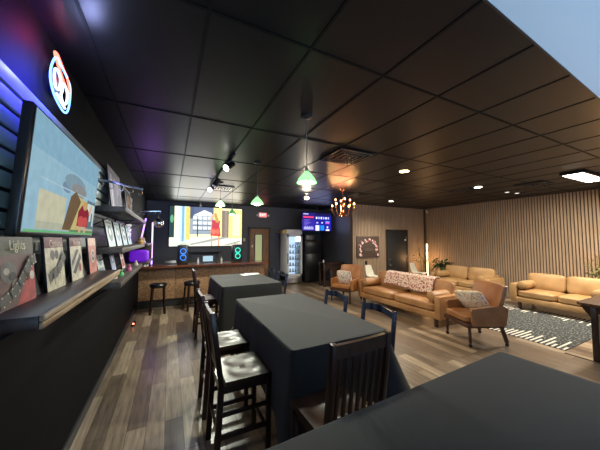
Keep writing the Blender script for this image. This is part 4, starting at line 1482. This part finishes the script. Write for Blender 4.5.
rg = MB().b2((-1.27, -1.2, 0), (1.27, 1.2, .011), .004).build('area_rug', 'rug', loc=(6.85, 3.03, 0.0005))
tag(rg, 'charcoal rug with cream dashed ends in front of the camel sofa', 'rug')

# pub table cut by the right edge
t = thing('pub_table', 'dark wood table with brown top at the right edge', 'table', (5.40, 1.64, -.02))
MB().prism([(.0, -.06, .80), (.06, 0, .80), (1.3, 0, .80), (1.3, -1.1, .80), (0, -1.1, .80)], (0, 0, .04)).build('tabletop', 'tabletopwood', t)
MB().b2((.07, -.14, .70), (1.25, -.11, .80)).b2((.07, -1.0, .70), (.1, -.14, .80)).build('apron', 'darkwood', t)
MB().prism([(.08, -.02, .80), (.08, -.14, .62), (.08, -.14, .80)], (.05, 0, 0)).build('corner_brace', 'darkwood', t)
for x, y in ((.1, -.17), (1.2, -.17), (.1, -.97), (1.2, -.97)):
    MB().box((x, y, .40), (.07, .07, .80), bev=.006).build('leg', 'darkwood', t)
MB().b2((.1, -.19, .18), (1.2, -.15, .24)).build('stretcher', 'darkwood', t)


# ------------------------------------------------------------ tables with black cloths
def table(x0, x1, y0, y1, zt, label, rotz=0):
    cx, cy = (x0 + x1) / 2, (y0 + y1) / 2
    t = thing('dining_table', label, 'table', (cx, cy, 0), rotz, 'tables under black cloths')
    a, b = (x1 - x0) / 2, (y1 - y0) / 2
    MB().b2((-a, -b, zt - .035), (a, b, zt), .004).build('tabletop', 'darkwood', t)
    MB().b2((-a + .09, -b + .09, zt - .11), (a - .09, b - .09, zt - .036)).build('apron', 'darkwood', t)
    for sx in (-1, 1):
        for sy in (-1, 1):
            MB().box((sx * (a - .12), sy * (b - .12), (zt - .04) / 2), (.06, .06, zt - .04), bev=.005).build('leg', 'darkwood', t)
    return t


def cloth(x0, x1, y0, y1, zt, drops, label, mt, rotz=0, corner=.16, seed=0, pull=(0, 0, 0, 0), amp=1.0):
    """drops = overhang on -Y, +X, +Y, -X sides; pull pushes a corner's tip outwards"""
    cx, cy = (x0 + x1) / 2, (y0 + y1) / 2
    a, b = (x1 - x0) / 2 + .006, (y1 - y0) / 2 + .006
    r = .035
    per = []
    sides = [((-a + r, -b), (a - r, -b), (0, -1)), ((a, -b + r), (a, b - r), (1, 0)), ((a - r, b), (-a + r, b), (0, 1)), ((-a, b - r), (-a, -b + r), (-1, 0))]
    cc = [(a - r, -b + r, -PI2), (a - r, b - r, 0), (-a + r, b - r, PI2), (-a + r, -b + r, PI)]
    for i in range(4):
        p, q, n = sides[i]
        L_ = math.hypot(q[0] - p[0], q[1] - p[1])
        k = max(8, int(L_ / .03))
        for j in range(k):
            s_ = j / k
            dist = min(s_, 1 - s_) * L_
            cidx = i if s_ > .5 else (i - 1) % 4
            e_ = math.exp(-(dist / .16) ** 1.5)
            per.append((p[0] + (q[0] - p[0]) * s_, p[1] + (q[1] - p[1]) * s_, n[0], n[1], drops[i] + corner * e_, dist, cidx))
        c = cc[i]
        for j in range(6):
            th = c[2] + PI2 * j / 6
            s_ = j / 6
            per.append((c[0] + r * math.cos(th), c[1] + r * math.sin(th), math.cos(th), math.sin(th), drops[i] * (1 - s_) + drops[(i + 1) % 4] * s_ + corner, 0, i))
    m = MB()
    N = len(per)
    rnd = random.Random(seed)
    ph = rnd.random() * 6
    K = 14
    ring = [m.bm.verts.new((p[0] * .985, p[1] * .985, zt + .006)) for p in per]
    m.bm.faces.new(ring)
    prev = ring
    acc = 0
    for k in range(K + 1):
        cur = []
        s_ = k / K
        acc = 0
        for i, p in enumerate(per):
            acc = i * .03
            rip = (math.sin(acc * 11 + ph) * .5 + math.sin(acc * 19 + ph * 2) * .3 + noise.noise(Vector((acc * 4, seed, s_))) * .6)
            e_ = math.exp(-(p[5] / .13) ** 1.6)
            if k == 0:
                off, z = 0, zt + .003
            else:
                off = .004 + (.016 + .014 * rip * amp) * s_ + e_ * (.05 + pull[p[6]]) * s_ ** 1.3
                z = zt - p[4] * s_
            cur.append(m.bm.verts.new((p[0] + p[2] * off, p[1] + p[3] * off, z)))
        for i in range(N):
            m.bm.faces.new((prev[i], cur[i], cur[(i + 1) % N], prev[(i + 1) % N]))
        prev = cur
    o = m.build('tablecloth', mt, loc=(cx, cy, 0), rotz=rotz, smooth=60)
    tag(o, label, 'tablecloth', 'black tablecloths')
    return o


TZ = .965
table(.79, 1.69, 1.68, 3.42, TZ, 'middle table under a black cloth with chairs on its sides')
cloth(.79, 1.69, 1.68, 3.42, TZ, (.46, .29, .4, .55), 'black tablecloth on the middle table, corner hanging out at right', 'cloth', seed=2, pull=(.14, 0, 0, .02))
table(.79, 1.82, 4.36, 5.86, TZ, 'far table under a black cloth nearest the bar')
cloth(.79, 1.82, 4.36, 5.86, TZ, (.5, .29, .4, .29), 'black tablecloth on the far table with white papers on it', 'cloth', corner=.3, seed=5)
table(.27, 2.09, .15, .98, TZ, 'nearest table under a black cloth in the foreground', rotz=math.radians(2.2))
cloth(.27, 2.09, .15, .98, TZ, (.4, .4, .25, .4), 'black tablecloth on the nearest table in the foreground', 'clothdark', rotz=math.radians(2.2), corner=.08, seed=9)
for i, (x, y, r_, l) in enumerate(((1.55, 5.62, .25, 'white paper sheet on the far table, under the other one'), (1.66, 5.68, -.1, 'white paper sheet lying on top on the far table'))):
    o = MB().box((0, 0, 0), (.30, .22, .002)).build('paper_sheet', 'paper', loc=(x, y, TZ + .0075 + i * .003), rotz=r_)
    tag(o, l, 'paper', 'papers on the far table')


# ------------------------------------------------------------ chairs (local +Y is the front)
def slat_chair(loc, rotz, label):
    t = thing('counter_chair', label, 'chair', loc, rotz, 'dark brown slat back chairs')
    w = .44
    hw = w / 2 - .02
    # scooped seat
    m = MB()
    n = 14
    top, bot = [], []
    for j in range(n + 1):
        rt, rb = [], []
        for i in range(n + 1):
            u, v = i / n * 2 - 1, j / n * 2 - 1
            x = u * w / 2 * (1 if v < .3 else 1)
            y = -.0 + v * .185
            dip = 0
            for cx_ in (-.42, .42):
                dd = ((u - cx_) / .42) ** 2 + ((v + .05) / .66) ** 2
                dip += .017 * max(0, 1 - dd) ** .6
            rt.append(m.bm.verts.new((x, y, .665 - dip)))
            rb.append(m.bm.verts.new((x, y, .628)))
        top.append(rt)
        bot.append(rb)
    for j in range(n):
        for i in range(n):
            m.bm.faces.new((top[j][i], top[j][i + 1], top[j + 1][i + 1], top[j + 1][i]))
            m.bm.faces.new((bot[j][i], bot[j + 1][i], bot[j + 1][i + 1], bot[j][i + 1]))
        m.bm.faces.new((top[j][0], top[j + 1][0], bot[j + 1][0], bot[j][0]))
        m.bm.faces.new((top[j][n], bot[j][n], bot[j + 1][n], top[j + 1][n]))
    for i in range(n):
        m.bm.faces.new((top[0][i], bot[0][i], bot[0][i + 1], top[0][i + 1]))
        m.bm.faces.new((top[n][i], top[n][i + 1], bot[n][i + 1], bot[n][i]))
    m.build('seat', 'chairseat', t)
    for s_ in (-1, 1):
        MB().beam((s_ * hw, .16, 0), (s_ * hw, .16, .628), .04, .04, .004, up=(0, 1, 0)).build('leg', 'chair', t)
        m = MB().beam((s_ * hw, -.25, 0), (s_ * hw, -.215, .64), .036, .045, .004, up=(0, 1, 0)).beam((s_ * hw, -.215, .62), (s_ * hw, -.29, 1.19), .036, .04, .004, up=(0, 1, 0))
        m.build('rear_post', 'chair', t)
    MB().b2((-hw, -.2, .57), (-hw + .018, .15, .628)).b2((hw - .018, -.2, .57), (hw, .15, .628)).b2((-hw, .14, .57), (hw, .158, .628)).b2((-hw, -.225, .57), (hw, -.205, .628)).build('seat_apron', 'chair', t)
    m = MB()
    for z, ys in ((.20, .16),):
        m.beam((-hw, ys, z), (hw, ys, z), .022, .035, .003)
    for s_ in (-1, 1):
        m.beam((s_ * hw, .15, .26), (s_ * hw, -.24, .26), .022, .035, .003)
        m.beam((s_ * hw, .15, .42), (s_ * hw, -.22, .42), .02, .03, .003)
    m.beam((-hw, -.235, .3), (hw, -.235, .3), .022, .035, .003)
    m.build('stretcher', 'chair', t)

    def back_y(z):
        return -.215 - .075 * (z - .62) / .57
    # broad curved top rail
    m = MB()
    k = 10
    pts = [(-hw + .44 * 0 + (2 * hw) * i / k, -.007 * math.sin(PI * i / k)) for i in range(k + 1)]
    for (xa, da), (xb, db) in zip(pts[:-1], pts[1:]):
        m.beam((xa - .001, back_y(1.145) + da, 1.145), (xb + .001, back_y(1.145) + db, 1.145), .08, .022, 0, up=(0, 1, .12))
    m.build('top_rail', 'chairseat', t)
    MB().beam((-hw, back_y(.74), .74), (hw, back_y(.74), .74), .045, .02, .003, up=(0, 1, 0)).build('lower_rail', 'chair', t)
    for i in range(7):
        x = -hw + .045 + (2 * hw - .09) * i / 6
        MB().beam((x, back_y(.76), .76), (x, back_y(1.11) - .006, 1.11), .026, .012, .002, up=(0, 1, 0)).build('back_slat', 'chair', t)
    return t


c0 = slat_chair((.59, 2.27, 0), -PI2, 'brown slat back chair at left of the middle table, nearer one with lit seat')
dup(c0, (.59, 2.95, 0), -PI2, 'brown slat back chair at left of the middle table, farther one')
dup(c0, (.69, 5.15, 0), -PI2, 'brown chair at the left side of the far table, by the bar stools')
dup(c0, (.98, 1.47, 0), .04, 'brown slat back chair at the near end of the middle table, seen from behind')


def ladder_chair(loc, rotz, label):
    t = thing('ladder_chair', label, 'chair', loc, rotz, 'blue black arched ladder back chairs')
    w = .46
    hw = w / 2 - .018
    MB().cushion((0, .02, .635), (w - .02, .34, .05), puff=.1, n=6, e=8).build('seat', 'navyseat', t)
    for s_ in (-1, 1):
        MB().beam((s_ * hw, .16, 0), (s_ * hw, .16, .62), .036, .036, .005, up=(0, 1, 0)).build('leg', 'navychair', t)
        m = MB().beam((s_ * hw, -.20, 0), (s_ * hw, -.17, .64), .034, .04, .005, up=(0, 1, 0)).beam((s_ * hw, -.17, .62), (s_ * hw, -.23, 1.08), .034, .036, .008, up=(0, 1, 0))
        m.build('rear_post', 'navychair', t)

    def by(z):
        return -.17 - .06 * (z - .62) / .46
    for name, z, hgt, arch in (('top_rail', 1.03, .055, .035), ('middle_rail', .84, .045, .02)):
        m = MB()
        k = 14
        lo, hi = [], []
        for i in range(k + 1):
            u = i / k * 2 - 1
            x = u * hw
            a_ = arch * (1 - u * u)
            lo.append((x, by(z) - .02 * (1 - u * u), z - hgt / 2 + a_ * .6))
            hi.append((x, by(z) - .02 * (1 - u * u), z + hgt / 2 + a_))
        for i in range(k):
            m.prism([lo[i], lo[i + 1], hi[i + 1], hi[i]], (0, .018, 0))
        bmesh.ops.remove_doubles(m.bm, verts=m.bm.verts, dist=.0001)
        m.build(name, 'navychair', t)
    m = MB()
    for s_ in (-1, 1):
        m.beam((s_ * hw, .16, .25), (s_ * hw, -.19, .25), .02, .03, .003)
    m.beam((-hw, .16, .2), (hw, .16, .2), .02, .03, .003).beam((-hw, -.19, .32), (hw, -.19, .32), .02, .03, .003)
    m.b2((-hw, -.16, .57), (hw, -.145, .615)).b2((-hw, .15, .57), (hw, .165, .615))
    m.build('stretcher', 'navychair', t)
    return t


d0 = ladder_chair((1.66, 2.00, 0), PI2, 'blue black arched back chair at right of the middle table, nearer one')
dup(d0, (1.66, 2.74, 0), PI2, 'blue black arched back chair at right of the middle table, farther one')
dup(d0, (1.82, 4.85, 0), PI2, 'blue black arched back chair at right of the far table, nearer one')
dup(d0, (1.82, 5.48, 0), PI2, 'blue black arched back chair at right of the far table, farther one')
